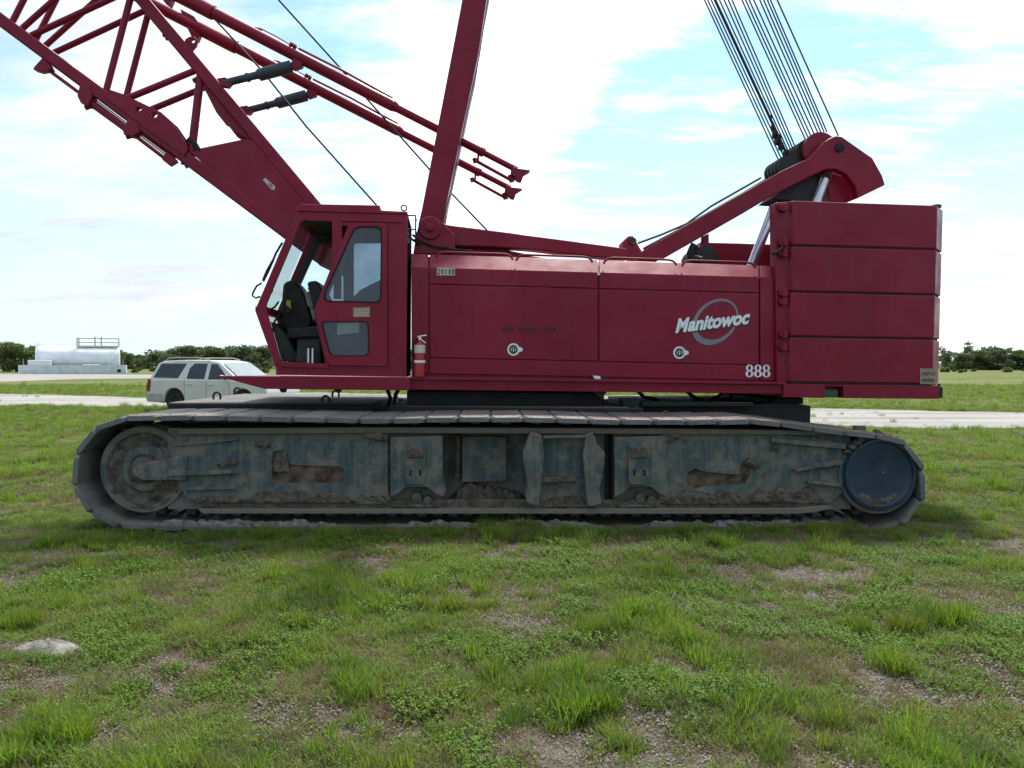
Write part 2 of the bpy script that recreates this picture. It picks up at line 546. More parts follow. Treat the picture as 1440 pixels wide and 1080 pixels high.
class MB:
    """collects geometry for ONE mesh object (world coordinates)"""

    def __init__(s):
        s.bm = bmesh.new()
        s.mi = 0

    def face(s, vs_):
        try:
            f = s.bm.faces.new(vs_)
            f.material_index = s.mi
            return f
        except ValueError:
            return None

    def prism(s, pts, vec, holes=()):
        bm = s.bm
        loops = [list(pts)] + [list(h) for h in holes]
        F_, B_ = [], []
        for lp in loops:
            F_.append([bm.verts.new(p) for p in lp])
            B_.append([bm.verts.new(p + vec) for p in lp])
        if len(loops) == 1:
            s.face(F_[0])
            s.face(B_[0][::-1])
        else:
            for side in (F_, B_):
                ed = []
                for lp in side:
                    for i in range(len(lp)):
                        ed.append(bm.edges.new((lp[i], lp[(i + 1) % len(lp)])))
                r = bmesh.ops.triangle_fill(bm, edges=ed, use_beauty=True, use_dissolve=False)
                for g in r['geom']:
                    if isinstance(g, bmesh.types.BMFace):
                        g.material_index = s.mi
        for f, b in zip(F_, B_):
            n = len(f)
            for i in range(n):
                s.face([f[i], f[(i + 1) % n], b[(i + 1) % n], b[i]])
        return s

    def box8(s, c):
        """c: 8 corners, bottom ring then top ring"""
        v = [s.bm.verts.new(p) for p in c]
        for q in ((0, 1, 2, 3), (7, 6, 5, 4), (0, 4, 5, 1), (1, 5, 6, 2), (2, 6, 7, 3), (3, 7, 4, 0)):
            s.face([v[i] for i in q])
        return s

    def box(s, a, b):
        (x0, y0, z0), (x1, y1, z1) = a, b
        return s.box8([Vector(p) for p in ((x0, y0, z0), (x1, y0, z0), (x1, y1, z0), (x0, y1, z0), (x0, y0, z1), (x1, y0, z1), (x1, y1, z1), (x0, y1, z1))])

    def fbox(s, fr, a, b):
        (x0, y0, z0), (x1, y1, z1) = a, b
        return s.box8([fr.W(*p) for p in ((x0, y0, z0), (x1, y0, z0), (x1, y1, z0), (x0, y1, z0), (x0, y0, z1), (x1, y0, z1), (x1, y1, z1), (x0, y1, z1))])

    def tube(s, p, q, r, n=10, r2=None, caps=True):
        p, q = Vector(p), Vector(q)
        r2 = r if r2 is None else r2
        d = (q - p).normalized()
        a = d.orthogonal().normalized()
        b = d.cross(a)
        ring = []
        for c, rr in ((p, r), (q, r2)):
            ring.append([s.bm.verts.new(c + (a * math.cos(2 * math.pi * i / n) + b * math.sin(2 * math.pi * i / n)) * rr) for i in range(n)])
        for i in range(n):
            s.face([ring[0][i], ring[0][(i + 1) % n], ring[1][(i + 1) % n], ring[1][i]])
        if caps:
            s.face(ring[0][::-1])
            s.face(ring[1])
        return s

    def path(s, pts, r, n=8, closed=False):
        pts = [Vector(p) for p in pts]
        m = len(pts)
        rings = []
        prev = None
        for i, p in enumerate(pts):
            if closed:
                d = (pts[(i + 1) % m] - pts[i - 1]).normalized()
            else:
                d = (pts[min(i + 1, m - 1)] - pts[max(i - 1, 0)]).normalized()
            a = d.orthogonal().normalized() if prev is None else (prev - d * prev.dot(d)).normalized()
            prev = a
            b = d.cross(a)
            rr = r[i] if isinstance(r, (list, tuple)) else r
            rings.append([s.bm.verts.new(p + (a * math.cos(2 * math.pi * k / n) + b * math.sin(2 * math.pi * k / n)) * rr) for k in range(n)])
        for i in range(m if closed else m - 1):
            A, B = rings[i], rings[(i + 1) % m]
            for k in range(n):
                s.face([A[k], A[(k + 1) % n], B[(k + 1) % n], B[k]])
        if not closed:
            s.face(rings[0][::-1])
            s.face(rings[-1])
        return s

    def bar(s, p, q, wdt, hgt, side):
        """rectangular bar from p to q; side = direction of its width"""
        p, q = Vector(p), Vector(q)
        d = (q - p).normalized()
        sd = (Vector(side) - d * Vector(side).dot(d)).normalized()
        up = d.cross(sd)
        c = []
        for e in (p, q):
            c += [e + sd * (wdt / 2 * i) + up * (hgt / 2 * j) for i, j in ((-1, -1), (1, -1), (1, 1), (-1, 1))]
        v = [s.bm.verts.new(x) for x in c]
        for k in ((0, 3, 2, 1), (4, 5, 6, 7), (0, 1, 5, 4), (1, 2, 6, 5), (2, 3, 7, 6), (3, 0, 4, 7)):
            s.face([v[i] for i in k])
        return s

    def lathe(s, c, axis, prof, n=40, ref=None):
        """prof: (distance along axis, radius)"""
        c, axis = Vector(c), Vector(axis).normalized()
        a = (axis.orthogonal() if ref is None else ref).normalized()
        b = axis.cross(a)
        rings = []
        for t, r in prof:
            if r < 1e-6:
                rings.append([s.bm.verts.new(c + axis * t)])
            else:
                rings.append([s.bm.verts.new(c + axis * t + (a * math.cos(2 * math.pi * i / n) + b * math.sin(2 * math.pi * i / n)) * r) for i in range(n)])
        for A, B in zip(rings, rings[1:]):
            for i in range(n):
                j = (i + 1) % n
                if len(A) == 1 and len(B) == 1:
                    continue
                if len(A) == 1:
                    s.face([A[0], B[i], B[j]])
                elif len(B) == 1:
                    s.face([A[i], A[j], B[0]])
                else:
                    s.face([A[i], A[j], B[j], B[i]])
        if len(rings[0]) > 1:
            s.face(rings[0][::-1])
        if len(rings[-1]) > 1:
            s.face(rings[-1])
        return s

    def lump(s, c, rx, ry, rz, seed=0, sub=2, rough=0.25):
        r = random.Random(seed)
        tmp = bmesh.ops.create_icosphere(s.bm, subdivisions=sub, radius=1.0)
        ph = [Vector((r.uniform(1, 3), r.uniform(1, 3), r.uniform(1, 3))) for _ in range(3)]
        for v in tmp['verts']:
            n = v.co.copy()
            k = 1 + rough * sum(math.sin(n.dot(p) * (2 + i) + i + seed) for i, p in enumerate(ph)) / 2 + r.uniform(-rough, rough) * 0.35
            v.co = Vector(c) + Vector((n.x * rx * k, n.y * ry * k, n.z * rz * k))
        for f in {f for v in tmp['verts'] for f in v.link_faces}:
            f.material_index = s.mi
        return s


ORI = {}


def tag(o, label=None, cat=None, group=None, kind=None):
    for k, v in (('label', label), ('category', cat), ('group', group), ('kind', kind)):
        if v:
            o[k] = v
    return o


def build(name, mb, mats, parent=None, bevel=0.0, seg=2, origin=None, angle=35, **props):
    bm = mb.bm
    bmesh.ops.recalc_face_normals(bm, faces=bm.faces)
    me = bpy.data.meshes.new(name)
    if origin is None:
        xs = [v.co for v in bm.verts]
        lo = [min(c[i] for c in xs) for i in range(3)]
        hi = [max(c[i] for c in xs) for i in range(3)]
        origin = Vector(((lo[0] + hi[0]) / 2, (lo[1] + hi[1]) / 2, lo[2]))
    for v in bm.verts:
        v.co -= origin
    bm.to_mesh(me)
    bm.free()
    for m in (mats if isinstance(mats, (list, tuple)) else [mats]):
        me.materials.append(m)
    me.polygons.foreach_set('use_smooth', [True] * len(me.polygons))
    me.set_sharp_from_angle(angle=R(angle))
    o = bpy.data.objects.new(name, me)
    COL.objects.link(o)
    link(o, parent, origin)
    if bevel:
        b = o.modifiers.new('bevel', 'BEVEL')
        b.width = bevel
        b.segments = seg
        b.limit_method = 'ANGLE'
        b.angle_limit = R(40)
        b.harden_normals = False
    tag(o, **props)
    return o


def link(o, parent, origin):
    ORI[o.name] = Vector(origin)
    if parent is not None:
        o.parent = parent
        o.location = Vector(origin) - ORI[parent.name]
    else:
        o.location = origin


def thing(name, loc, label=None, cat=None, group=None, parent=None):
    o = bpy.data.objects.new(name, None)
    o.empty_display_size = 0.3
    COL.objects.link(o)
    link(o, parent, Vector(loc))
    return tag(o, label, cat, group)


def text_mesh(name, txt, mat, parent, fr, px_bl, px_br, height_px, v, depth=0.002, shear=0.0, bold=0.0, squeeze=None, align='LEFT', **props):
    """flat lettering on the plane v of frame fr: baseline from px_bl to px_br"""
    cu = bpy.data.curves.new('lettering_curve', 'FONT')
    cu.body = txt
    cu.size = 1.0
    cu.shear = shear
    cu.offset = bold
    cu.extrude = 0.01
    cu.resolution_u = 4
    o = bpy.data.objects.new('lettering_source', cu)
    COL.objects.link(o)
    bpy.context.view_layer.update()
    dg = bpy.context.evaluated_depsgraph_get()
    me0 = bpy.data.meshes.new_from_object(o.evaluated_get(dg))
    bpy.data.objects.remove(o)
    co = np.array([v_.co[:] for v_ in me0.vertices])
    x0, x1 = co[:, 0].min(), co[:, 0].max()
    A, B = fr.p(*px_bl, v), fr.p(*px_br, v)
    T = fr.p(px_bl[0], px_bl[1] - height_px, v)
    h = (T - A).length
    ex = (B - A)
    ez = fr.w
    caps = 0.73 if not txt[0].islower() else 0.55
    mb = MB()
    vs_ = [mb.bm.verts.new(A + ex * ((c[0] - x0) / (x1 - x0)) + ez * (c[1] / caps * h) - fr.v * (depth if c[2] > 0 else 0)) for c in co]
    for p in me0.polygons:
        mb.face([vs_[i] for i in p.vertices])
    bpy.data.meshes.remove(me0)
    return build(name, mb, mat, parent, **props)


# ------------------------------------------------------------------ value noise for the terrain
def vnoise(x, y, seed=0):
    xi, yi = np.floor(x).astype(np.int64), np.floor(y).astype(np.int64)
    fx, fy = x - xi, y - yi
    fx, fy = fx * fx * (3 - 2 * fx), fy * fy * (3 - 2 * fy)

    def h(a, b):
        n = (a * 374761393 + b * 668265263 + seed * 974634) & 0x7fffffff
        n = ((n ^ (n >> 13)) * 1274126177) & 0x7fffffff
        return ((n ^ (n >> 16)) & 0xffff) / 65535.0
    return (h(xi, yi) * (1 - fx) + h(xi + 1, yi) * fx) * (1 - fy) + (h(xi, yi + 1) * (1 - fx) + h(xi + 1, yi + 1) * fx) * fy


def fbm(x, y, sc, octv=4, seed=0):
    t, a, s = 0, 0.5, 0
    for i in range(octv):
        t = t + a * vnoise(x * sc, y * sc, seed + i * 17)
        s += a
        a *= 0.5
        sc *= 2.1
    return t / s


def sstep(x, a, b):
    t = np.clip((x - a) / (b - a), 0, 1)
    return t * t * (3 - 2 * t)


BARE = []
for px, py, rx, ry, a in ((1150, 815, 0.42, 0.30, .42), (1160, 845, .25, .16, .3), (1045, 935, .40, .26, .36), (985, 945, .2, .16, .3), (1245, 965, .24, .22, .40), (1230, 945, .15, .15, .3),
                          (370, 990, .38, .20, .40), (205, 962, .22, .12, .30), (1400, 775, .50, .35, .36), (1330, 1005, .4, .2, .3), (870, 915, .3, .15, .2), (690, 782, .5, .12, .2), (262, 888, .1, .07, .3),
                          (60, 912, .30, .14, .35), (100, 780, .4, .15, .1), (850, 1040, .35, .2, .26), (980, 800, .4, .12, .2), (1090, 880, .35, .15, .25), (720, 880, .4, .1, .08), (300, 935, .5, .18, .22), (1180, 1040, .4, .2, .2),
                          (560, 800, .5, .12, .1), (20, 720, .6, .25, .12), (1430, 850, .4, .2, .1)):
    g = ground_pt(px, py)
    BARE.append((g.x, g.y, rx, ry, a))


def bare_at(x, y):
    b = fbm(x, y, 1.5, 4, 5) * 0.42 + fbm(x, y, 4.5, 3, 9) * 0.58
    b = (b - 0.5) * 1.9 + 0.16 + (fbm(x, y, 9.0, 2, 19) - 0.5) * 0.5
    for gx, gy, rx, ry, a in BARE:
        d2 = ((x - gx) / rx) ** 2 + ((y - gy) / ry) ** 2
        b = b + a * (0.25 + 1.3 * fbm(x, y, 7.0, 3, 88)) * np.exp(-d2 * 1.1)
    return b


def dry_at(x, y):
    return sstep(fbm(x, y, 1.6, 4, 31), 0.42, 0.68)


def height_at(x, y):
    near = 1 - sstep(y, 12, 20)
    keep = 1 - np.exp(-((np.maximum(np.abs(y - 9.5) - 3.2, 0)) / 1.2) ** 2) * (np.abs(x) < 6)
    return (fbm(x, y, 1.3, 4, 3) - 0.5) * 0.10 * near * (0.3 + 0.7 * keep)


# roads: centre lines (x, y, half width) through the places where the photograph shows them
def road_line(pairs):
    out_ = []
    for (ax, ay), (bx, by) in pairs:
        out_.append((ground_pt(ax, ay), ground_pt(bx, by)))
    return out_


NEAR_ROAD = road_line([((-500, 541), (-500, 558)), ((0, 553.5), (0, 569)), ((110, 556.5), (110, 571)), ((215, 560), (215, 573)), ((500, 566), (500, 580)), ((800, 571), (800, 588)),
                       ((1150, 575), (1150, 598.5)), ((1300, 578), (1300, 601)), ((1440, 580.5), (1440, 603)), ((1700, 586), (1700, 610)), ((2300, 596), (2300, 626))])
FAR_ROAD = road_line([((-500, 526), (-500, 546)), ((-150, 525.5), (-150, 541)), ((0, 525.8), (0, 537)), ((60, 526.2), (60, 534.5)), ((150, 526.6), (150, 532.5)), ((215, 527), (215, 532)), ((400, 527.5), (400, 531)), ((700, 528), (700, 531))])


def road_edges(line, x):
    fy = [p[0].y for p in line]
    ny = [p[1].y for p in line]
    fx = [p[0].x for p in line]
    nx = [p[1].x for p in line]
    return np.interp(x, nx, ny), np.interp(x, fx, fy)


def on_road(x, y, pad=0.0):
    r_ = np.zeros_like(x, dtype=bool)
    for line in (NEAR_ROAD, FAR_ROAD):
        a, b = road_edges(line, x)
        wob = (fbm(x, y, 0.35, 4, 77) - 0.5) * 2.2
        r_ |= (y > a + wob - pad) & (y < b + wob * 0.6 + pad)
    return r_


# ------------------------------------------------------------------ ground sheet
def grid_axis(parts):
    a = []
    for lo, hi, st in parts:
        a.append(np.arange(lo, hi, st))
    a.append(np.array([parts[-1][1]]))
    return np.concatenate(a)


def make_ground():
    xs = grid_axis([(-900, -120, 40), (-120, -40, 8), (-40, -12, 1.2), (-12, -6.5, 0.3), (-6.5, 6.5, 0.06), (6.5, 12, 0.3), (12, 40, 1.2), (40, 120, 8), (120, 900, 40)])
    ys = grid_axis([(-60, -8, 6), (-8, 1.6, 0.8), (1.6, 8.5, 0.06), (8.5, 14, 0.3), (14, 46, 0.8), (46, 140, 4), (140, 2000, 60)])
    X, Y = np.meshgrid(xs, ys)
    x, y = X.ravel(), Y.ravel()
    z = height_at(x, y)
    nx, ny = len(xs), len(ys)
    idx = np.arange(nx * ny).reshape(ny, nx)
    q = np.stack([idx[:-1, :-1], idx[:-1, 1:], idx[1:, 1:], idx[1:, :-1]], -1).reshape(-1, 4)
    me = bpy.data.meshes.new('ground')
    me.vertices.add(len(x))
    me.vertices.foreach_set('co', np.stack([x, y, z], 1).ravel().astype(np.float32))
    me.loops.add(q.size)
    me.loops.foreach_set('vertex_index', q.ravel().astype(np.int32))
    me.polygons.add(len(q))
    me.polygons.foreach_set('loop_start', (np.arange(len(q)) * 4).astype(np.int32))
    me.polygons.foreach_set('use_smooth', np.ones(len(q), bool))
    me.update(calc_edges=True)
    for nm, val in (('bare', np.where(y < 30, bare_at(x, y), 0.25)), ('dry', dry_at(x, y)), ('far', sstep(y, 9, 17))):
        a = me.attributes.new(nm, 'FLOAT', 'POINT')
        a.data.foreach_set('value', np.clip(val, 0, 1).astype(np.float32))
    me.materials.append(M['ground'])
    o = bpy.data.objects.new('ground', me)
    COL.objects.link(o)
    tag(o, kind='structure')


make_ground()


def make_road(name, line, z):
    mb = MB()
    xs0, xs1 = max(line[0][0].x, line[0][1].x), min(line[-1][0].x, line[-1][1].x)
    xs0, xs1 = min(line[0][0].x, line[0][1].x), max(line[-1][0].x, line[-1][1].x)
    n = int((xs1 - xs0) / 0.35)
    xs = np.linspace(xs0, xs1, n)
    a, b = road_edges(line, xs)
    wa = (fbm(xs, a, 0.35, 4, 77) - 0.5) * 2.2 + (fbm(xs, a, 2.2, 3, 70) - 0.5) * 0.9
    wb = (fbm(xs, b, 0.35, 4, 77) - 0.5) * 1.3 + (fbm(xs, b, 2.2, 3, 71) - 0.5) * 0.6
    K = 5
    rows = []
    for i in range(n):
        rows.append([mb.bm.verts.new((xs[i], a[i] + wa[i] + (b[i] + wb[i] - a[i] - wa[i]) * k / K, z)) for k in range(K + 1)])
    for r0, r1 in zip(rows, rows[1:]):
        for k in range(K):
            mb.face([r0[k], r1[k], r1[k + 1], r0[k + 1]])
    for f in mb.bm.faces:
        if f.normal.z < 0:
            f.normal_flip()
    return build(name, mb, M['road'], kind='structure', origin=Vector((0, 0, 0)))


make_road('sand_road', NEAR_ROAD, 0.010)
make_road('sand_road', FAR_ROAD, 0.010)

# ================================================================== THE CRANE
crane = thing('crawler_crane', (0.1, 10.2, 0), 'huge dark red crawler crane with lattice boom parked on rough grass', 'crane')
VN = -1.55                                     # near side of the machinery house


def up_prism(name, px, v0, v1, mat, parent, bevel=0.008, holes=(), **kw):
    mb = MB()
    mb.prism(UP.pts(px, v0), UP.v * (v1 - v0), [UP.pts(h, v0) for h in holes])
    return build(name, mb, mat, parent, bevel, **kw)


def lo_prism(name, px, v0, v1, mat, parent, bevel=0.006, holes=(), **kw):
    mb = MB()
    mb.prism(LO.pts(px, v0), LO.v * (v1 - v0), [LO.pts(h, v0) for h in holes])
    return build(name, mb, mat, parent, bevel, **kw)


def circle_px(cx, cy, rx, ry=None, n=16, a0=0.0):
    ry = rx if ry is None else ry
    return [(cx + rx * math.cos(a0 + 2 * math.pi * i / n), cy + ry * math.sin(a0 + 2 * math.pi * i / n)) for i in range(n)]


def round_poly(px, r, n=4):
    """rounds the corners of a pixel outline by r"""
    out_ = []
    m = len(px)
    for i in range(m):
        p0, p1, p2 = Vector(px[i - 1]), Vector(px[i]), Vector(px[(i + 1) % m])
        a, b = (p0 - p1), (p2 - p1)
        ra, rb = min(r, a.length * 0.45), min(r, b.length * 0.45)
        A, B = p1 + a.normalized() * ra, p1 + b.normalized() * rb
        for k in range(n + 1):
            t = k / n
            q = A * (1 - t) ** 2 + p1 * 2 * t * (1 - t) + B * t * t
            out_.append((q.x, q.y))
    return out_


# ---------------------------------------------------------------- crawlers
HALF, RAD, WID = 3.78, 0.585, 1.10
RAD_D, U_D = 0.500, 3.84            # drive end: smaller wrap


def make_loop():
    pts = []
    # top run, from the idler to the drive, drooping towards the drive
    for u in np.linspace(-HALF, U_D - 1.35, 60):
        pts.append((u, 2 * RAD + 0.012 * math.cos(u * 2.1)))
    for t in np.linspace(0.04, 1, 24):
        u = U_D - 1.35 + 1.35 * t
        pts.append((u, 2 * RAD + (2 * RAD_D + 0.03 - 2 * RAD) * t * t * (3 - 2 * t) * 0.55 + (2 * RAD_D + 0.03 - 2 * RAD) * t * 0.45))
    for a in np.linspace(0.06, math.pi, 40):
        pts.append((U_D + RAD_D * math.sin(a), 0.015 + RAD_D + RAD_D * math.cos(a)))
    for u in np.linspace(U_D - 0.15, -HALF + 0.3, 60):
        pts.append((u, 0.0))
    for a in np.linspace(0.35, math.pi - 0.02, 40):
        pts.append((-HALF - RAD * math.sin(a), RAD - RAD * math.cos(a)))
    return np.array(pts)


LOOP = make_loop()
_seg = np.linalg.norm(np.roll(LOOP, -1, 0) - LOOP, axis=1)
_cum = np.concatenate([[0], np.cumsum(_seg)])
PER = float(_cum[-1])
NSHOE = int(round(PER / 0.3335))


def _pt(s):
    s %= PER
    P_ = np.vstack([LOOP, LOOP[:1]])
    return np.array([np.interp(s, _cum, P_[:, 0]), np.interp(s, _cum, P_[:, 1])])


def path_at(s):
    """point (u, w) and tangent angle on the track loop; each shoe spans a chord"""
    a, b = _pt(s - 0.155), _pt(s + 0.155)
    m_ = (a + b) / 2
    return m_[0], m_[1], math.atan2(b[1] - a[1], b[0] - a[0])


def shoe_mesh():
    mb = MB()
    prof = [(-1, -0.028), (-1, 0.010), (-0.90, 0.028), (0.88, 0.028), (1, 0.008), (1, -0.028)]
    secs = []
    for y, hw, dz in ((0.0, 0.128, -0.008), (0.012, 0.140, -0.001), (0.050, 0.1655, 0.002), (0.36, 0.1655, 0.0), (0.40, 0.1655, -0.004), (0.70, 0.1655, -0.004), (0.74, 0.1655, 0.0), (WID - 0.05, 0.1655, 0.002), (WID, 0.128, -0.008)):
        secs.append([mb.bm.verts.new((x * hw, y, z - 0.028 + (dz if z > 0 else 0))) for x, z in prof])
    for A, B in zip(secs, secs[1:]):
        for k in range(len(prof)):
            mb.face([A[k], A[(k + 1) % 6], B[(k + 1) % 6], B[k]])
    mb.face(secs[0][::-1])
    mb.face(secs[-1])
    for yc in (0.62, 0.80):                 # guide lugs on the inside
        mb.box((-0.05, yc - 0.05, -0.12), (0.05, yc + 0.05, -0.058))
    mb.box((-0.165, 0.52, -0.085), (-0.12, 0.92, -0.056))   # hinge barrels
    mb.box((0.12, 0.52, -0.085), (0.165, 0.92, -0.056))
    for bx_ in (-0.07, 0.07):                # bolt heads near the outer edge
        mb.lathe((bx_, 0.07, 0.0), (0, 0, 1), [(0, 0.013), (0.006, 0.012)], 6)
    bmesh.ops.recalc_face_normals(mb.bm, faces=mb.bm.faces)
    me = bpy.data.meshes.new('track_shoe')
    mb.bm.to_mesh(me)
    mb.bm.free()
    me.materials.append(M['shoe'])
    return me


SHOE = shoe_mesh()


def make_crawler(fr, parent, detail):
    cr = thing('crawler', fr.W(0, WID / 2, 0), parent=parent)
    for i in range(NSHOE):
        u, w_, a = path_at((i + 0.35) * PER / NSHOE)
        t = fr.u * math.cos(a) + fr.w * math.sin(a)
        nrm = fr.w * math.cos(a) - fr.u * math.sin(a)
        o = bpy.data.objects.new('track_shoe', SHOE)
        COL.objects.link(o)
        jit = R(random.uniform(-1.0, 1.0)) if w_ > 1.0 else R(random.uniform(-0.6, 0.6))
        if u < -HALF or u > U_D:
            jit += R(random.uniform(-2.5, 2.5)) - (R(5) if u > U_D else 0)
        m3 = Matrix((t, fr.v, nrm)).transposed() @ Matrix.Rotation(jit, 3, 'Y')
        o.rotation_euler = m3.to_euler()
        off = 0.016 if u > U_D else 0.0
        link(o, cr, fr.W(u, random.uniform(-0.006, 0.006), w_ + random.uniform(-0.004, 0.004)) + nrm * off)
        o.parent = cr
    return cr


near = make_crawler(LO, crane, True)
FARF = Frame(LO.W(0, 4.15, 0.02), R(1.6), R(0.45))
farc = make_crawler(FARF, crane, False)
mb = MB()
mb.fbox(FARF, (-3.7, 0.12, 0.16), (3.7, 0.95, 0.98))
build('side_frame', mb, M['crawler'], farc, 0.01)

# near side frame, from back to front
mb = MB()
for px0, px1, v0 in ((236, 620, 0.17), (746, 850, 0.20), (862, 1196, 0.17)):
    mb.prism(LO.pts([(px0, 602), (px1, 604), (px1, 716), (px0, 716)], v0), LO.v * 0.70)
mb.prism(LO.pts([(600, 606), (880, 606), (880, 716), (600, 716)], 0.46), LO.v * 0.3)
build('side_frame', mb, M['crawler'], near, 0.004)

slotL = round_poly([(383, 634), (404, 634), (406, 654), (484, 657), (484, 679), (383, 679)], 8)
lo_prism('frame_plate', [(250, 611), (380, 609), (546, 608), (546, 690), (552, 711), (300, 713), (262, 700), (243, 668), (238, 630)], 0.11, 0.17, M['crawler'], near, 0.006, [slotL])
slotR = circle_px(980, 673, 14, 14, 12, math.pi / 6)
slotR = [(966, 676), (968, 664), (978, 659), (990, 664), (1040, 668), (1043, 652), (1054, 643), (1055, 668), (1048, 681), (992, 684), (978, 688), (969, 684)]
lo_prism('frame_plate', [(929, 608), (1100, 611), (1170, 620), (1193, 640), (1190, 690), (1168, 706), (1120, 713), (925, 712), (929, 690)], 0.11, 0.17, M['crawler'], near, 0.006, [slotR])
for s_ in ([(378, 630), (490, 630), (490, 684), (378, 684)], [(960, 640), (1060, 640), (1060, 692), (960, 692)]):
    lo_prism('rusty_pocket', s_, 0.128 if s_[0][0] < 600 else 0.150, 0.169, M['rust'], near, 0)

# ribs that run out towards the wheels
for q, v0 in (([(236, 664), (334, 661), (336, 666), (236, 670)], 0.055), ([(258, 686), (330, 684), (331, 688), (260, 690)], 0.075), ([(248, 624), (335, 616), (336, 619), (250, 628)], 0.085),
              ([(1118, 661), (1150, 651), (1184, 647), (1184, 654), (1150, 658), (1120, 664)], 0.045), ([(1136, 676), (1184, 680), (1184, 685), (1136, 680)], 0.045), ([(1085, 616), (1190, 624), (1190, 632), (1085, 622)], 0.06)):
    lo_prism('rib', q, v0, 0.11, M['crawler'], near, 0.004)

# top and bottom rails
lo_prism('top_rail', [(250, 603), (530, 601), (960, 603), (1160, 606), (1160, 612), (960, 610.5), (530, 609), (250, 611)], 0.075, 0.30, M['crawler'], near, 0.005)
lo_prism('bottom_rail', [(278, 716), (1120, 715), (1160, 711), (1172, 714), (1150, 720), (1120, 723), (285, 722.5)], 0.035, 0.45, M['crawler'], near, 0.006)
lo_prism('mud_ledge', [(300, 703), (1150, 703), (1150, 715), (300, 716)], 0.085, 0.13, M['mud'], near, 0.01)

# side blocks with pin brackets
for x0, dx in ((549, 0), (864, 315)):
    lo_prism('bracket_block', [(x0, 615), (x0 + 73, 613), (x0 + 73, 672), (x0 + 78, 690), (x0 + 74, 699), (x0 + 62, 694), (x0 + 52, 685), (x0 + 22, 685), (x0 + 12, 694), (x0, 700)], 0.045, 0.17, M['crawler'], near, 0.008)
    b = lo_prism('pin_bracket', [(x0 + 20, 628), (x0 + 26, 622), (x0 + 42, 621), (x0 + 49, 627), (x0 + 49, 678), (x0 + 44, 682), (x0 + 22, 682), (x0 + 20, 676)], 0.005, 0.045, M['crawler'], near, 0.006,
                 [round_poly([(x0 + 26, 661), (x0 + 30, 661), (x0 + 30, 670), (x0 + 26, 670)], 1.5), round_poly([(x0 + 40, 661), (x0 + 44, 661), (x0 + 44, 670), (x0 + 40, 670)], 1.5)])
    lo_prism('pin_cap', [(x0 + 23, 630), (x0 + 46, 629), (x0 + 47, 643), (x0 + 23, 645)], -0.02, 0.005, M['mud'], near, 0.012)
    mb = MB()
    mb.lathe(LO.p(x0 + 37, 700, 0.06), LO.v, [(0, 0.05), (0.1, 0.05)], 16)
    mb.lathe(LO.p(x0 + 52, 703, 0.06), LO.v, [(0, 0.04), (0.1, 0.04)], 16)
    build('roller', mb, M['mud'], near)
for px, py in ((525, 612), (533, 615), (938, 616), (945, 613)):
    mb = MB()
    mb.lump(LO.p(px, py, 0.08), 0.09, 0.04, 0.035, px, 2)
    build('mud_clod', mb, M['mud'], near)

# middle jack mount: two stepped posts, back plate, ledge
lo_prism('jack_plate', [(758, 612), (838, 612), (838, 713), (758, 713)], 0.10, 0.20, M['crawler'], near, 0.006)
lo_prism('jack_post', [(746, 608), (762, 612), (765, 640), (758, 712), (742, 708), (738, 695), (742, 680), (735, 642), (736, 635)], -0.035, 0.20, M['crawler'], near, 0.008)
lo_prism('jack_post', [(824, 612), (833, 608), (840, 625), (851, 637), (850, 652), (843, 690), (847, 708), (834, 712), (826, 712), (820, 640)], -0.035, 0.20, M['crawler'], near, 0.008)
lo_prism('jack_ledge', [(762, 672), (808, 671), (811, 677), (760, 679)], 0.02, 0.10, M['mud'], near, 0.006)
lo_prism('jack_bar', [(764, 613), (824, 612), (824, 616), (764, 617)], -0.01, 0.10, M['crawler'], near, 0.004)
lo_prism('recess_post', [(640, 612), (647, 612), (646, 670), (640, 672)], 0.30, 0.46, M['rust'], near, 0.004)
lo_prism('recess_panel', [(650, 614), (712, 614), (712, 676), (650, 678)], 0.36, 0.46, M['crawler'], near, 0.004)

for px0, px1, py in ((262, 540, 612.5), (936, 1160, 612.5)):
    mb = MB()
    for px in np.arange(px0, px1, 26.0):
        mb.lathe(LO.p(px, py + 4.5, 0.108), -LO.v, [(0, 0.017), (0.012, 0.017), (0.015, 0.011)], 6)
    build('bolt_row', mb, M['crawler'], near)
# mud banked on the frame: caked strips with an uneven top
def mud_bank(x0, x1, yb, hp, v, seed, depth=0.07, mat='mud'):
    mb = MB()
    n = max(8, int((x1 - x0) / 1.6))
    xs_ = np.linspace(x0, x1, n)
    hs = hp * (0.30 + 0.9 * fbm(xs_, xs_ * 0 + seed, 0.05, 4, seed)) * np.clip(np.sin(np.pi * np.linspace(0.02, 0.98, n)) * 1.6, 0, 1)
    rows = []
    K = 9
    for i in range(n):
        r_ = []
        for k in range(K):
            t = k / (K - 1)
            rel = float(fbm(np.array([xs_[i] * 0.22 + 3 * t]), np.array([t * 4.0 + seed]), 1.0, 3, seed + 5)[0]) - 0.5
            vv = v - depth * (1 - t) ** 0.8 + rel * 0.055
            r_.append(mb.bm.verts.new(LO.p(xs_[i] + rel * 1.5, yb - hs[i] * (t ** 0.8) + rel * hp * 0.22, vv)))
        r_.append(mb.bm.verts.new(LO.p(xs_[i], yb, v + 0.06)))
        rows.append(r_)
    for A, B in zip(rows, rows[1:]):
        for k in range(K):
            mb.face([A[k], B[k], B[k + 1], A[k + 1]])
    return build('mud_bank', mb, M[mat], near, kind='stuff', angle=180)


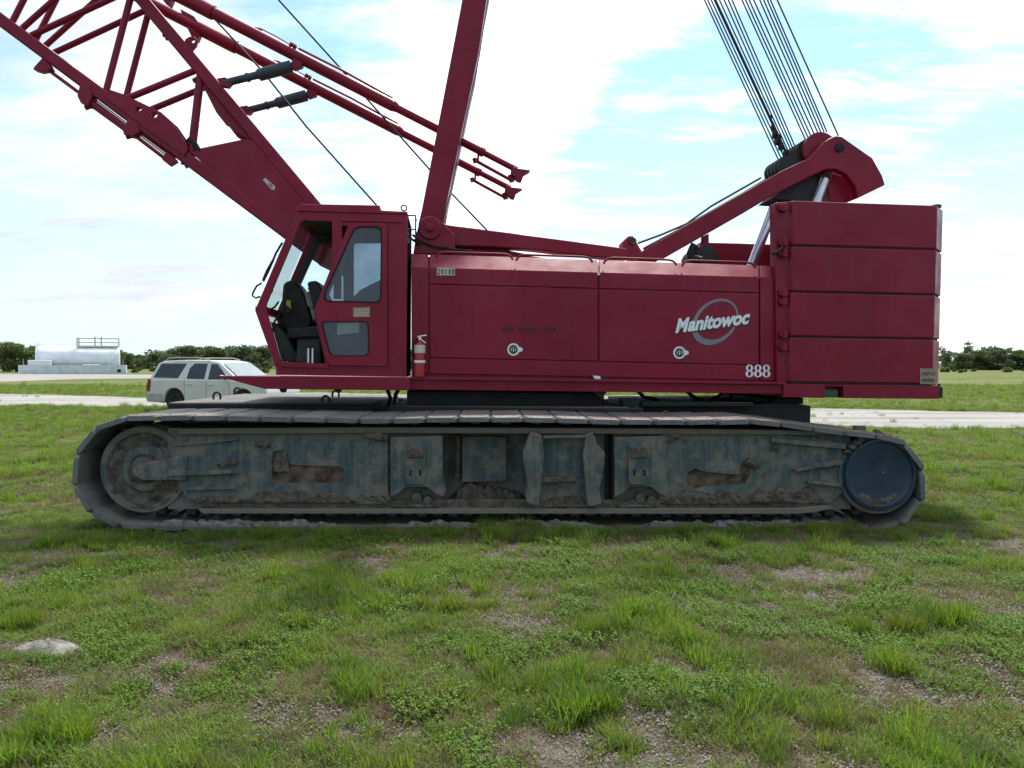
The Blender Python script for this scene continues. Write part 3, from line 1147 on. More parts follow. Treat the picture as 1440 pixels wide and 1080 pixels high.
for k, (x0, x1, yb, hp, v) in enumerate(((340, 500, 706, 22, 0.10), (1045, 1160, 706, 26, 0.10), (624, 744, 714, 44, 0.40), (762, 830, 713, 20, 0.09), (930, 1060, 708, 20, 0.10), (498, 546, 708, 16, 0.10), (268, 350, 706, 10, 0.10), (866, 925, 713, 12, 0.10), (550, 618, 713, 10, 0.10), (384, 408, 664, 30, 0.12), (1056, 1068, 660, 12, 0.11))):
    mud_bank(x0, x1, yb, hp, v, k + 3, 0.05 if v < 0.3 else 0.16)
for k, (x0, x1) in enumerate(((165, 520), (505, 880), (865, 1235))):
    mud_bank(x0, x1, 744, 15, 0.075, k + 30, 0.05, 'dust')
mb = MB()
mb.lump(LO.p(224, 603, 0.30), 0.12, 0.10, 0.06, 77, 2, 0.2)
for px, py, r_ in ((315, 652, 0.04), (326, 650, 0.035), (365, 624, 0.03), (374, 626, 0.03), (1056, 650, 0.035), (1090, 630, 0.03), (1160, 654, 0.04), (1140, 657, 0.035), (1062, 654, 0.03)):
    mb.lump(LO.p(px, py, 0.09), r_ * 1.5, 0.03, r_, px, 2, 0.3)
build('mud_bank', mb, M['mud'], near, kind='stuff')

# idler wheel (left) and drive (right)
c = LO.p(203, 660, 0.16)
ax = LO.v
mb = MB()
mb.lathe(c, ax, [(0.02, 0.14), (0.0, 0.16), (0.0, 0.22), (0.035, 0.25), (0.035, 0.36), (-0.01, 0.38), (-0.01, 0.44), (0.05, 0.455), (0.62, 0.455)], 48)
idler = build('idler_wheel', mb, M['crawler'], crane)
mb = MB()
mb.lathe(c, ax, [(-0.06, 0.0), (-0.06, 0.10), (-0.03, 0.135), (0.03, 0.14)], 28)
build('hub', mb, M['mud'], idler)
mb = MB()
rings = []
for q in np.linspace(0.12, 0.405, 12):
    ring = []
    for i in range(64):
        a = 2 * math.pi * i / 64
        n_ = float(fbm(np.array([math.cos(a) * q * 9 + 4]), np.array([math.sin(a) * q * 9 + 4]), 1.0, 4, 21)[0])
        th = 0.035 - 0.15 * max(0.0, n_ - 0.42) - (0.05 if (math.sin(a) < -0.2 and q > 0.27) else 0) * n_
        ring.append(mb.bm.verts.new(c + (LO.u * math.cos(a) + LO.w * math.sin(a)) * q + ax * th))
    rings.append(ring)
for A, B in zip(rings, rings[1:]):
    for i in range(64):
        mb.face([A[i], A[(i + 1) % 64], B[(i + 1) % 64], B[i]])
build('mud_bank', mb, M['mud'], idler, kind='stuff', angle=180)

lo_prism('idler_yoke', [(196, 652), (262, 640), (262, 676), (200, 676), (186, 668), (186, 658)], 0.075, 0.15, M['crawler'], near, 0.012)

cd = LO.p(1239, 668, 0.03)
mb = MB()
mb.lathe(cd, ax, [(0.03, 0.0), (0.028, 0.10), (0.03, 0.30), (0.022, 0.335), (0.0, 0.345), (0.0, 0.372), (0.02, 0.378), (0.16, 0.378)], 56)
drive = build('drive_cover', mb, M['drive'], crane)
mb = MB()
mb.lathe(cd, ax, [(0.06, 0.385), (0.06, 0.415), (0.30, 0.415), (0.30, 0.30)], 56)
build('rusty_rim', mb, M['crawler'], drive)
mb = MB()
for i in range(12):
    a = 2 * math.pi * (i + 0.3) / 12
    pt = cd + (LO.u * math.cos(a) + LO.w * math.sin(a)) * 0.358
    mb.lathe(pt, -ax, [(0, 0.012), (0.012, 0.012), (0.014, 0.008)], 6)
build('bolt', mb, M['drive'], drive)
mb = MB()
mb.lathe(cd + LO.u * 0.03 + LO.w * 0.02 + ax * 0.03, -ax, [(0, 0.022), (0.012, 0.020), (0.016, 0.010)], 12)
build('filler_plug', mb, M['mud'], drive)
mb = MB()
for i in range(9):
    a = R(232 + i * 9)
    mb.lump(cd + (LO.u * math.cos(a) + LO.w * math.sin(a)) * random.uniform(0.27, 0.31) + ax * 0.03, 0.045, 0.012, 0.03, i + 90, 2)
for i in range(9):
    a = R(65 + i * 10)
    mb.lump(cd + (LO.u * math.cos(a) + LO.w * math.sin(a)) * 0.40 + ax * 0.06, 0.05, 0.05, 0.03, i + 30, 2)
build('mud_bank', mb, M['mud'], drive, kind='stuff')
mb = MB()
NT_ = 12
mb.lathe(cd, ax, [(0.34, 0.40), (0.62, 0.40)], 24)
for i in range(NT_):
    a = 2 * math.pi * i / NT_
    rad = LO.u * math.cos(a) + LO.w * math.sin(a)
    mb.bar(cd + ax * 0.48 + rad * 0.36, cd + ax * 0.48 + rad * 0.47, 0.1, 0.1, LO.v)
build('drive_tumbler', mb, M['crawler'], near)

# ---------------------------------------------------------------- carbody between the crawlers
mb = MB()
cbw = UP
mb.fbox(LO, (-1.35, 1.05, 0.35), (1.45, 4.3, 1.22))
build('carbody', mb, M['base'], crane, 0.02)
mb = MB()
ctr = LO.W(0.05, 2.65, 1.22)
mb.lathe(ctr, LO.w, [(0, 1.05), (0.12, 1.05), (0.12, 0.92), (0.20, 0.92), (0.20, 1.0), (0.34, 1.0)], 48)
build('slewing_ring', mb, M['black'], crane)
# carbody counterweights in front and behind
cwf = lo_prism('carbody_counterweight', [(235, 566), (522, 568), (522, 598), (240, 598), (233, 586)], 1.35, 4.0, M['base'], crane, 0.03)
mb = MB()
for (x, y), v in (((305, 558), 1.7), ((334, 551), 2.6), ((458, 563), 1.7), ((472, 555), 2.6)):
    c = LO.p(x, y, v)
    mb.path([c + LO.u * (0.045 * math.cos(a)) + LO.w * (0.055 * math.sin(a)) for a in np.linspace(-0.6, math.pi + 0.6, 12)], 0.014, 6)
    build('lifting_loop', mb, M['black'], cwf)
    mb = MB()
cwr = lo_prism('carbody_counterweight', [(903, 570), (1130, 569), (1141, 571), (1140, 600), (903, 600)], 1.35, 4.0, M['base'], crane, 0.02)
lo_prism('top_slab', [(1085, 560), (1130, 559.5), (1130, 568), (1085, 569)], 1.6, 3.6, M['base'], cwr, 0.01)
lo_prism('step_block', [(545, 574), (585, 574), (585, 592), (545, 592)], 1.2, 1.5, M['base'], crane, 0.01)
lo_prism('step_block', [(876, 562), (899, 562), (899, 592), (876, 592)], 1.2, 1.5, M['base'], crane, 0.01)
lo_prism('step_block', [(846, 574), (905, 574), (905, 592), (846, 592)], 1.15, 1.4, M['base'], crane, 0.01)
# hoses and brackets hanging under the deck
for pts_, v in (([(895, 548), (905, 558), (925, 562)], -0.6), ([(965, 550), (978, 560), (990, 563)], -0.7), ([(1000, 563), (1012, 556), (1017, 548)], -0.7), ([(1028, 549), (1029, 566)], -0.8), ([(1074, 552), (1077, 562), (1084, 566), (1090, 556)], -0.9), ([(560, 548), (556, 556), (553, 572)], -0.9), ([(545, 548), (549, 560), (545, 574)], -0.7)):
    mb = MB()
    mb.path([UP.p(x, y, v) for x, y in pts_], 0.025, 7)
    build('hose', mb, M['rubber'], crane)
mb = MB()
mb.path([LO.p(x, y, 1.25) for x, y in ((919, 586), (936, 578), (950, 586))], 0.006, 5)
build('wire_hook', mb, M['rail'], crane)
lo_prism('axle_tube', [(903, 566), (1060, 566), (1060, 572), (903, 572)], 1.2, 1.3, M['base'], crane, 0.01)

# ---------------------------------------------------------------- rotating bed and machinery house
# deck skirt
up_prism('deck_beam', [(577, 533), (1104, 541), (1104, 554), (577, 548)], VN - 0.06, VN + 0.25, M['red'], crane, 0.006)
up_prism('deck_flange', [(577, 529.5), (1104, 537.2), (1104, 541), (577, 533.6)], VN - 0.11, VN + 1.2, M['red'], crane, 0.004)
mb = MB()
mb.prism(UP.pts([(578, 536), (1100, 543), (1100, 553), (578, 547)], VN + 0.3), UP.v * 2.45)
build('rotating_bed', mb, M['black'], crane, 0.01)
up_prism('deck_bracket', [(832, 531), (853, 531), (853, 552), (846, 562), (834, 552)], VN - 0.02, VN + 0.25, M['base'], crane, 0.006)
up_prism('ring_housing', [(572, 549), (850, 551), (850, 574), (572, 574)], VN + 0.45, VN + 1.2, M['black'], crane, 0.02)
# front catwalk beside the cab
mb = MB()
mb.prism(UP.pts([(305, 528.5), (577, 531), (577, 549), (372, 547), (322, 533.5), (305, 532)], -1.72), UP.v * 0.30)
mb.prism(UP.pts([(330, 530), (577, 532), (577, 540), (360, 540)], -1.40), UP.v * 2.2)
build('front_platform', mb, M['red'], crane, 0.006)
for px in (392, 470):
    mb = MB()
    mb.prism(UP.pts([(px, 546), (px + 10, 546), (px + 8, 552), (px + 3, 552)], -1.4), UP.v * 0.1)
    build('platform_bracket', mb, M['black'], crane, 0.003)

house = thing('machinery_house', UP.W(1.0, 0, 1.5), parent=crane)
mb = MB()
mb.prism([UP.p(579, 531, VN + 0.03), UP.p(579, 379, VN + 0.03), UP.p(579, 360, VN + 0.22), UP.p(579, 360, VN + 0.22) + UP.v * 2.75, UP.p(579, 379, VN + 0.03) + UP.v * 3.05, UP.p(579, 531, VN + 0.03) + UP.v * 3.05], UP.p(1088, 539, VN + 0.03) - UP.p(579, 531, VN + 0.03))
build('house_body', mb, M['red'], house, 0.01)


def lerp(a, b, t):
    return a + (b - a) * t


def edge(x, y_at_603, y_at_1068):
    return lerp(y_at_603, y_at_1068, (x - 603) / 465.0)


ROWS = dict(top=(357.5, 373.5), cham=(376.5, 390.0), fold=(399.5, 412.0), low=(503.0, 513.5), bot=(525.0, 534.5))


def band(mb, x0, x1, ya, yb, va, vb, th=0.028):
    """one sheet-metal band between two rows (va, vb: how far out its edges stand)"""
    A = [UP.p(x0, edge(x0, *ya), va), UP.p(x1, edge(x1, *ya), va), UP.p(x1, edge(x1, *yb), vb), UP.p(x0, edge(x0, *yb), vb)]
    B = [p + UP.v * th for p in A]
    v = [mb.bm.verts.new(p) for p in A + B]
    for q in ((0, 1, 2, 3), (7, 6, 5, 4), (0, 4, 5, 1), (1, 5, 6, 2), (2, 6, 7, 3), (3, 7, 4, 0)):
        mb.face([v[i] for i in q])


def shift(r, d):
    return (r[0] + d, r[1] + d)


VT = VN + 0.17
for x0, x1, nm in ((604.5, 840.2, 'engine_door'), (842.8, 1066.8, 'engine_door')):
    mb = MB()
    band(mb, x0, x1, ROWS['top'], ROWS['cham'], VT, VN)
    band(mb, x0, x1, ROWS['cham'], shift(ROWS['fold'], -0.7), VN, VN)
    up_ = build('upper_panel', mb, M['red'], house, 0.004)
    mb = MB()
    band(mb, x0, x1, shift(ROWS['fold'], 0.7), shift(ROWS['low'], -0.8), VN, VN)
    build(nm, mb, M['red'], house, 0.004)
for x0, x1 in ((578.5, 602.3), (1069.2, 1090.5)):
    mb = MB()
    band(mb, x0, x1, ROWS['top'], ROWS['cham'], VT, VN)
    band(mb, x0, x1, ROWS['cham'], ROWS['bot'], VN, VN)
    build('corner_panel', mb, M['red'], house, 0.004)
mb = MB()
band(mb, 604.0, 1067.5, shift(ROWS['low'], 0.8), ROWS['bot'], VN - 0.004, VN - 0.004)
build('sill_panel', mb, M['red'], house, 0.004)
# rails along the top of the doors
for x0, x1 in ((613, 721), (726, 833), (849, 951), (959, 1062)):
    pts_ = []
    y0, y1 = edge(x0, *ROWS['top']), edge(x1, *ROWS['top'])
    for x, dy in ((x0, 5), (x0 + 1.5, 1.5), (x0 + 6, -2.5), (x0 + 14, -3.8), ((x0 + x1) / 2, -3.8), (x1 - 12, -3.8), (x1 - 5, -2.5), (x1 - 1, 1.0), (x1, 4)):
        pts_.append(UP.p(x, edge(x, *ROWS['top']) + dy, VN + 0.06))
    mb = MB()
    mb.path(pts_, 0.013, 8)
    build('grab_rail', mb, M['red'], house)
# round door latches
for cx, cy in ((722, 491.5), (955.5, 496)):
    mb = MB()
    out_ = circle_px(cx, cy, 8.6, 8.8, 28)
    out_ = [(x + (4.5 if abs(y - cy) < 3 and x > cx else 0), y) for x, y in out_]
    mb.prism(UP.pts(out_, VN - 0.010), UP.v * 0.012, [UP.pts(circle_px(cx, cy, 6.2, 6.4, 24), VN - 0.010)])
    la = build('door_latch', mb, M['decal_white'], crane, 0.001)
    mb = MB()
    mb.lathe(UP.p(cx, cy, VN - 0.004), UP.v, [(-0.004, 0.0), (-0.006, 0.030), (0.0, 0.05), (0.004, 0.052)], 24)
    build('dial', mb, M['latch'], la)
    mb = MB()
    mb.fbox(Frame(UP.p(cx, cy, VN - 0.012), R(5.0), R(0.75)), (-0.004, -0.005, -0.028), (0.004, 0, 0.028))
    mb.fbox(Frame(UP.p(cx + 3.2, cy, VN - 0.012), R(5.0), R(20)), (-0.003, -0.005, -0.018), (0.003, 0, 0.018))
    mb.fbox(Frame(UP.p(cx - 3.0, cy, VN - 0.012), R(5.0), R(-12)), (-0.003, -0.005, -0.018), (0.003, 0, 0.018))
    build('dial_mark', mb, M['decal_white'], la)
# number plate 20188: five separate tiles with digits
for i, d_ in enumerate('20188'):
    x = 614.3 + i * 5.15
    y = 376.6 + i * 0.05
    up_prism('number_tile', [(x, y), (x + 5.0, y), (x + 5.0, y + 10.6), (x, y + 10.6)], VN - 0.005, VN + 0.0005, M['plate'], house, 0.0)
    text_mesh('digit', d_, M['ink'], house, UP, (x + (0.9 if d_ != '1' else 1.9), y + 9.0), (x + (4.2 if d_ != '1' else 3.2), y + 9.0), 7.6, VN - 0.0055, 0.001, bold=0.02)


# serif figures 888
def eight(cx, yb, h, wd):
    """a bold serif 8: two bowls with heavy sides and thin tops"""
    mb = MB()
    for cy, hh, ww in ((yb - h * 0.735, h * 0.53, wd * 0.88), (yb - h * 0.27, h * 0.54, wd)):
        n = 28
        o_ = circle_px(cx, cy, ww / 2, hh / 2, n)
        i_ = circle_px(cx, cy, ww * 0.20, hh * 0.37, n)
        mb.prism(UP.pts(o_, VN - 0.0065 - (0.0008 if cy > yb - h * 0.5 else 0)), UP.v * 0.002, [UP.pts(i_, VN - 0.0065 - (0.0008 if cy > yb - h * 0.5 else 0))])
    build('figure', mb, M['decal_white'], house)


for i, cx in enumerate((1054.0, 1065.9, 1077.8)):
    eight(cx, 530.4 + 0.15 * i, 17.8, 11.2)
# maker's emblem: crescent ring, then the slanted word with a dark edge
mb = MB()
n = 72
ring_o, ring_i = [], []
for i in range(n):
    a = 2 * math.pi * i / n
    y = 452.6 + 32.6 * math.sin(a)
    ring_o.append((1005.6 + 31.5 * math.cos(a) - 0.27 * (y - 452.6), y))
    y = 450.6 + 27.2 * math.sin(a)
    ring_i.append((1007.6 + 27.2 * math.cos(a) - 0.27 * (y - 450.6), y))
mb.prism(UP.pts(ring_o, VN - 0.003), UP.v * 0.004, [UP.pts(ring_i, VN - 0.003)])
build('emblem_ring', mb, M['decal_grey'], house)
def slant(x):
    return 467.6 - (x - 949.5) * 0.1275


for nm_, mt_, dx, dy, v_, bo in (('lettering_shadow', 'decal_dark', 0.5, 1.6, VN - 0.0048, 0.058), ('lettering', 'decal_white', 0, 0, VN - 0.0072, 0.042)):
    text_mesh(nm_, 'M', M[mt_], house, UP, (949.5 + dx, slant(949.5) + dy), (969.5 + dx, slant(969.5) + dy), 19.4, v_, 0.0012, shear=0.28, bold=bo)
    text_mesh(nm_, 'anitowoc', M[mt_], house, UP, (967.0 + dx, slant(967) + dy), (1054.6 + dx, slant(1054.6) + dy), 14.6, v_ - 0.0004, 0.0012, shear=0.28, bold=bo)
# worn-off lettering on the forward door
mb = MB()
for i in range(13):
    x = 706 + i * 6.0
    if i in (3, 9):
        continue
    mb.prism(UP.pts([(x, 459.5 + random.random()), (x + 4.6, 459.5 + random.random()), (x + 4.2, 466.5 + random.random()), (x - 0.4, 467 + random.random())], VN - 0.0012), UP.v * 0.002)
build('worn_lettering', mb, M['ghost'], house)
# loose paper scrap on the flange and gap fittings
up_prism('paper_scrap', [(834, 528), (844, 529), (845, 533.5), (836, 533)], VN - 0.06, VN - 0.03, M['decal_white'], house, 0.003)
up_prism('door_catch', [(840.5, 383.5), (843.5, 383.5), (843.5, 387), (840.5, 387)], VN - 0.008, VN, M['decal_white'], house, 0.001)

# things on the roof
mb = MB()
cm = UP.p(993, 364, -0.75)
mb.lathe(cm, UP.v, [(0, 0.10), (0.02, 0.175), (0.5, 0.175), (0.52, 0.10)], 28)
build('muffler', mb, M['black'], crane)
mb = MB()
mb.path([UP.p(x, y, -0.8) for x, y in ((986, 366), (972, 364), (971, 356), (974, 349), (977, 345))], [0.05, 0.058, 0.05, 0.05, 0.056], 12)
build('exhaust_pipe', mb, M['base'], crane)
up_prism('roof_post', [(989, 332), (997, 328), (997, 347), (989, 347)], -0.6, -0.5, M['red'], crane, 0.004)
up_prism('roof_panel', [(612, 347), (700, 349), (745, 358), (745, 364), (612, 361)], -0.95, 0.8, M['red'], crane, 0.01)

# ---------------------------------------------------------------- mast, hinge, connecting beam
mast = up_prism('mast', [(588, 316), (593.4, 293), (650.0, 0), (684.6, -180), (719, -180), (684.0, 0), (672.8, 75), (631.5, 268), (625.5, 300), (622, 332), (600, 338)], -1.14, -0.10, M['red'], crane, 0.015)
for y_, in ((-20,), (60,), (140,), (220,)):
    pass
up_prism('mast_foot', [(581, 357), (585, 330), (591, 308), (604, 303), (617, 308), (640, 330), (640, 358)], -1.26, -1.15, M['red'], crane, 0.012)
up_prism('mast_foot', [(581, 357), (585, 330), (591, 308), (604, 303), (617, 308), (640, 330), (640, 358)], -0.09, 0.02, M['red'], crane, 0.012)
mb = MB()
mb.lathe(UP.p(604.5, 321, -1.26), -UP.v, [(0, 0.135), (0.02, 0.135), (0.03, 0.125)], 32)
mb.lathe(UP.p(604.5, 321, -1.26), -UP.v, [(0.03, 0.05), (0.06, 0.05), (0.065, 0.04)], 20)
build('hinge_pin', mb, M['red'], crane)
for s_ in (0, 1):
    v0 = -1.10 if s_ == 0 else 0.45
    mb = MB()
    pl = UP.pts([(622, 315), (640, 317.5), (760, 333), (882, 349.5), (884, 364), (850, 362.5), (745, 350.5), (690, 347), (612, 345)], -1.10)
    mb.prism([p + UP.v * (v0 + 1.10) for p in pl], UP.v * 0.22)
    build('connecting_beam', mb, M['red'], crane, 0.012)
up_prism('pin_lug', [(875, 341), (884, 332), (890, 331), (905, 357), (903, 364), (880, 363)], -1.02, -0.80, M['red'], crane, 0.012)
mb = MB()
mb.lathe(UP.p(889, 340, -1.0), -UP.v, [(0, 0.045), (0.05, 0.045)], 16)
build('lug_pin', mb, M['rust'], crane)
for pts_, v in (([(580, 330), (592, 340), (612, 347), (640, 351), (664, 353)], -1.3), ([(625, 347), (636, 352), (640, 362)], -1.3), ([(572, 330), (580, 337), (590, 344)], -1.3), ([(706, 348), (712, 354), (720, 358)], -0.6)):
    mb = MB()
    mb.path([UP.p(x, y, v) for x, y in pts_], 0.014, 7)
    build('hose', mb, M['rubber'], crane)
mb = MB()
mb.path([UP.p(x, y, -1.2) for x, y in ((686, 0), (674, 80), (650, 190), (634, 268), (626, 300), (626, 314))], 0.006, 6)
build('pressure_line', mb, M['black'], crane)

# ---------------------------------------------------------------- gantry (backhitch) at the rear
gantry = thing('gantry', UP.W(3.4, 0, 2.6), parent=crane)
gp = [(931, 365), (893, 363), (905, 352), (996, 299), (1099, 240.5), (1138, 222), (1158, 200), (1168, 194), (1176, 191), (1184, 192), (1227, 222), (1241, 247), (1245, 260), (1206, 279), (1203, 262), (1190, 245), (1176, 238), (1162, 238), (1150, 243), (1085, 276), (1045, 300)]
GN_, GF_ = -0.80, -0.12
for v0 in (GN_, GF_):
    mb = MB()
    base = UP.pts(gp, GN_)
    mb.prism([p + UP.v * (v0 - GN_) for p in base], UP.v * 0.11)
    build('gantry_cheek', mb, M['red'], gantry, 0.012)
mb = MB()
cpin = UP.p(1180.5, 207.5, GN_)
mb.lathe(cpin, -UP.v, [(0, 0.062), (0.02, 0.062), (0.028, 0.045)], 24)
build('gantry_pin', mb, M['base'], gantry)
for (x, y), rr, n_, va, vb, mm in (((1117, 229), 0.150, 4, -0.64, -0.22, 'black'), ((1154, 213), 0.245, 4, -0.60, -0.16, 'black')):
    for i in range(n_):
        v0 = lerp(va, vb, i / n_)
        c = UP.p(x, y, GN_)
        c = c + UP.v * (v0 - GN_)
        mb = MB()
        mb.lathe(c, UP.v, [(0, rr), (0.02, rr), (0.04, rr - 0.04), (0.07, rr - 0.04), (0.09, rr), (0.11, rr)], 28)
        build('sheave', mb, M[mm], gantry)
mb = MB()
mb.lathe(UP.p(1154, 211, -0.68), UP.v, [(0, 0.0), (0, 0.235), (0.05, 0.235), (0.05, 0.2)], 36)
build('sheave_guard', mb, M['red'], gantry)
mb = MB()
q = UP.pts([(1150, 243), (1095, 271), (1084, 280), (1112, 282), (1150, 290)], -0.6)
mb.prism(q, UP.v * 0.42)
build('gantry_web', mb, M['black'], gantry, 0.01)
mb = MB()
mb.prism(UP.pts([(1160, 240), (1200, 252), (1206, 279), (1192, 284), (1168, 284)], -0.6), UP.v * 0.42)
build('gantry_web', mb, M['red'], gantry, 0.01)
for (x0, y0), (x1, y1), v, r_ in (((1162, 244), (1134, 320), -0.62, 0.068), ((1096, 272), (1056, 376), -0.35, 0.064)):
    mb = MB()
    mb.tube(UP.p(x0, y0, v), UP.p(x1, y1, v), r_, 18)
    rm = build('hydraulic_ram', mb, M['chrome'], gantry)
    a = UP.p(x0, y0, v)
    mb = MB()
    mb.tube(a + UP.w * 0.02 + UP.u * 0.006, a + (UP.p(x1, y1, v) - a).normalized() * 0.075, r_ * 1.15, 18)
    build('ram_collar', mb, M['rust'], gantry)
mb = MB()
mb.path([UP.p(x, y, 0.1) for x, y in ((897, 342), (930, 330), (965, 315), (1000, 290), (1070, 250))], 0.016, 6)
build('hoist_rope', mb, M['rope'], crane)
mb = MB()
mb.path([UP.p(x, y, -0.2) for x, y in ((905, 350), (950, 326), (1040, 275), (1105, 236))], 0.02, 6)
build('hoist_rope', mb, M['rope'], crane)


# ropes from the gantry head up to the mast head
def rope(bot, top, vb, vt, r_, name='hoist_rope'):
    mb = MB()
    A, B = UP.p(*bot, vb), UP.p(*top, vt)
    mb.tube(A, A + (B - A) * 1.9, r_, 7)
    return build(name, mb, M['rope'], crane)


for i, (xt, xb, yb) in enumerate(((990.8, 1097.5, 231), (995.2, 1100.5, 227), (1000.2, 1103, 222), (1011.8, 1109.5, 215), (1018.5, 1112, 211), (1024.2, 1114.7, 208.5), (1029.4, 1118, 206))):
    v = lerp(-0.25, -0.42, i / 6)
    rope((xb, yb), (xt, 0), v, v * 0.8, 0.0095)
rope((1107, 218), (1005.5, 0), -0.33, -0.3, 0.019)
for i, (xt, xb, yb) in enumerate(((1043.4, 1133.6, 198.5), (1048.5, 1137.5, 196), (1053.5, 1141.5, 194), (1060.0, 1146, 191), (1068.5, 1151, 189), (1074.0, 1155, 187.5), (1079.2, 1159, 186), (1083.5, 1163, 186))):
    v = lerp(-0.45, -0.62, i / 7)
    rope((xb, yb), (xt, 0), v, v * 0.8, 0.0095)
rope((1179, 191), (1093, 0), -0.7, -0.6, 0.010, 'pendant_line')
mb = MB()
for i, (x, y, rr) in enumerate(((1084, 165, 0.03), (1087, 178, 0.045), (1089, 188, 0.05), (1093, 196, 0.065), (1098, 206, 0.055), (1104, 216, 0.05))):
    mb.lump(UP.p(x, y, -0.33), rr * 0.62, rr * 0.62, rr * 1.3, i + 5, 2, 0.3)
build('rope_socket', mb, M['black'], crane)

# ---------------------------------------------------------------- main counterweight
cw = thing('counterweight', UP.W(4.5, 0, 1.3), parent=crane)
VC = -1.64
uL, uR = UP.loc(UP.p(1109, 420, VC)).x, UP.loc(UP.p(1326.5, 420, VC)).x


def wat(y0, y1):
    return (UP.loc(UP.p(1112, y0, VC)).z + UP.loc(UP.p(1322, y1, VC)).z) / 2


WS = [wat(559, 561), wat(540, 541.5), wat(475.2, 477.8), wat(411.8, 415.5), wat(347, 351.8), wat(282.5, 288.5)]


def plan(inset=0.0, crr=0.24):
    """two arms beside the gantry, joined at the tail"""
    l, r_, n_, f_ = uL + inset, uR + crr * 0.55 - inset, VC + inset, -VC - inset
    a_, m_ = VC + 0.27 - inset, uL + 1.15 + inset
    return [(l + 0.03, n_), (r_ - crr, n_), (r_, n_ + crr), (r_, f_ - crr), (r_ - crr, f_), (l + 0.03, f_), (l - 0.05, f_ - 0.10), (l - 0.05, -a_), (m_, -a_), (m_, a_), (l - 0.05, a_), (l - 0.05, n_ + 0.10)]


for i in range(1, 5):
    mb = MB()
    mb.prism([UP.W(a, b, WS[i] + 0.020) for a, b in plan()], UP.w * (WS[i + 1] - WS[i] - 0.020))
    blk = build('counterweight_block', mb, M['red'], cw, 0.014, 3)
    mb = MB()
    mb.prism([UP.W(a, b, WS[i] - 0.002) for a, b in plan(0.016)], UP.w * 0.024)
    build('joint', mb, M['base'], cw)
# base tray with a notch
mb = MB()
u0, u1 = UP.loc(UP.p(1160, 550, VC)).x, UP.loc(UP.p(1186, 550, VC)).x
for a, b in ((uL - 0.04, u0), (u1, uR - 0.02)):
    mb.fbox(UP, (a, VC, WS[0]), (b, VC + 0.3, WS[1] - 0.004))
mb.fbox(UP, (u0 - 0.002, VC + 0.01, WS[1] - 0.03), (u1 + 0.002, VC + 0.3, WS[1] - 0.006))
mb.fbox(UP, (u0 - 0.002, VC + 0.12, WS[0] + 0.003), (u1 + 0.002, VC + 0.28, WS[1] - 0.03))
mb.fbox(UP, (uL - 0.04, VC + 0.302, WS[0] + 0.002), (uR, -VC, WS[1] - 0.006))
build('base_tray', mb, M['red'], cw, 0.006)
mb = MB()
mb.fbox(UP, (u0 + 0.02, VC + 0.06, WS[0] + 0.01), (u1 - 0.03, VC + 0.118, WS[0] + 0.10))
build('notch_fitting', mb, M['latch'], cw, 0.006)
mb = MB()
mb.fbox(UP, (uR - 0.015, VC + 0.03, WS[0] + 0.01), (uR + 0.05, VC + 0.35, WS[1] - 0.02))
mb.tube(UP.W(uR + 0.045, VC + 0.1, WS[0] + 0.02), UP.W(uR + 0.045, VC + 0.1, WS[1] + 0.02), 0.02, 8)
build('corner_bracket', mb, M['black'], cw, 0.008)
# hook and hinge column between house and counterweight
up_prism('mounting_column', [(1090, 285), (1111, 283), (1109, 541), (1092, 541)], -1.60, -1.44, M['red'], cw, 0.01)
for y_ in (292, 341, 356, 412, 424, 470, 488):
    mb = MB()
    mb.lathe(UP.p(1103, y_, -1.64), UP.w, [(-0.045, 0.036), (0.045, 0.036)], 12)
    mb.fbox(Frame(UP.p(1103, y_, -1.64), R(5), 0), (-0.06, -0.01, -0.03), (0.04, 0.06, 0.03))
    build('hinge_lug', mb, M['red'], cw, 0.005)
mb = MB()
mb.path([UP.p(x, y, -1.66) for x, y in ((1086, 357), (1094, 354), (1101, 348))], 0.02, 8)
build('locking_pin', mb, M['base'], cw)
mb = MB()
mb.lathe(UP.W(uR - 0.04, VC + 0.12, WS[5]), UP.w, [(0, 0.06), (0.03, 0.055), (0.04, 0.03)], 14)
build('lifting_boss', mb, M['black'], cw)
# swing warning plate
up_prism('warning_plate', [(1294, 518), (1316.5, 518.5), (1316.5, 540.5), (1294, 540)], VC - 0.006, VC + 0.0005, M['beige'], cw, 0.0)
text_mesh('lettering', 'WATCH', M['ink'], cw, UP, (1296.3, 527.6), (1314.4, 528.0), 5.0, VC - 0.0065, 0.001, bold=0.01)
text_mesh('lettering', 'SWING', M['ink'], cw, UP, (1296.3, 537.0), (1314.4, 537.4), 5.0, VC - 0.0065, 0.001, bold=0.01)

# ---------------------------------------------------------------- operator's cab
CV, CW_ = -1.62, 1.02
cab = thing('operator_cab', UP.W(-2.2, CV + 0.5, 1.55), parent=crane)
outline = [(420, 290), (573, 298), (571.5, 526), (393, 524.5), (386, 513), (358.5, 436), (362, 428), (418, 298)]
hole = round_poly([(424, 309.5), (467, 310.5), (467, 372), (447, 428), (444, 438), (462, 511.5), (395, 508.5), (374.5, 438), (374, 428)], 3, 3)
sliver = [(480.5, 317), (490, 317), (481, 340)]
win1 = round_poly([(499, 318), (535.5, 318), (537, 330), (536, 426), (456, 424.5), (455, 414)], 9, 4)
win2 = round_poly([(450.5, 452), (518.5, 451.5), (519, 500.5), (464, 500.5)], 8, 4)
hole = round_poly([(424, 309.5), (467, 310.5), (467, 372), (445, 428), (441, 438), (458, 511.5), (395, 508.5), (374.5, 438), (374, 428)], 3, 3)
win2s = round_poly([(463, 452), (518.5, 451.5), (519, 500.5), (468, 500.5)], 6, 4)
win1s = round_poly([(501, 318), (535.5, 318), (537, 330), (536, 426), (462, 424.5), (462, 414)], 6, 4)
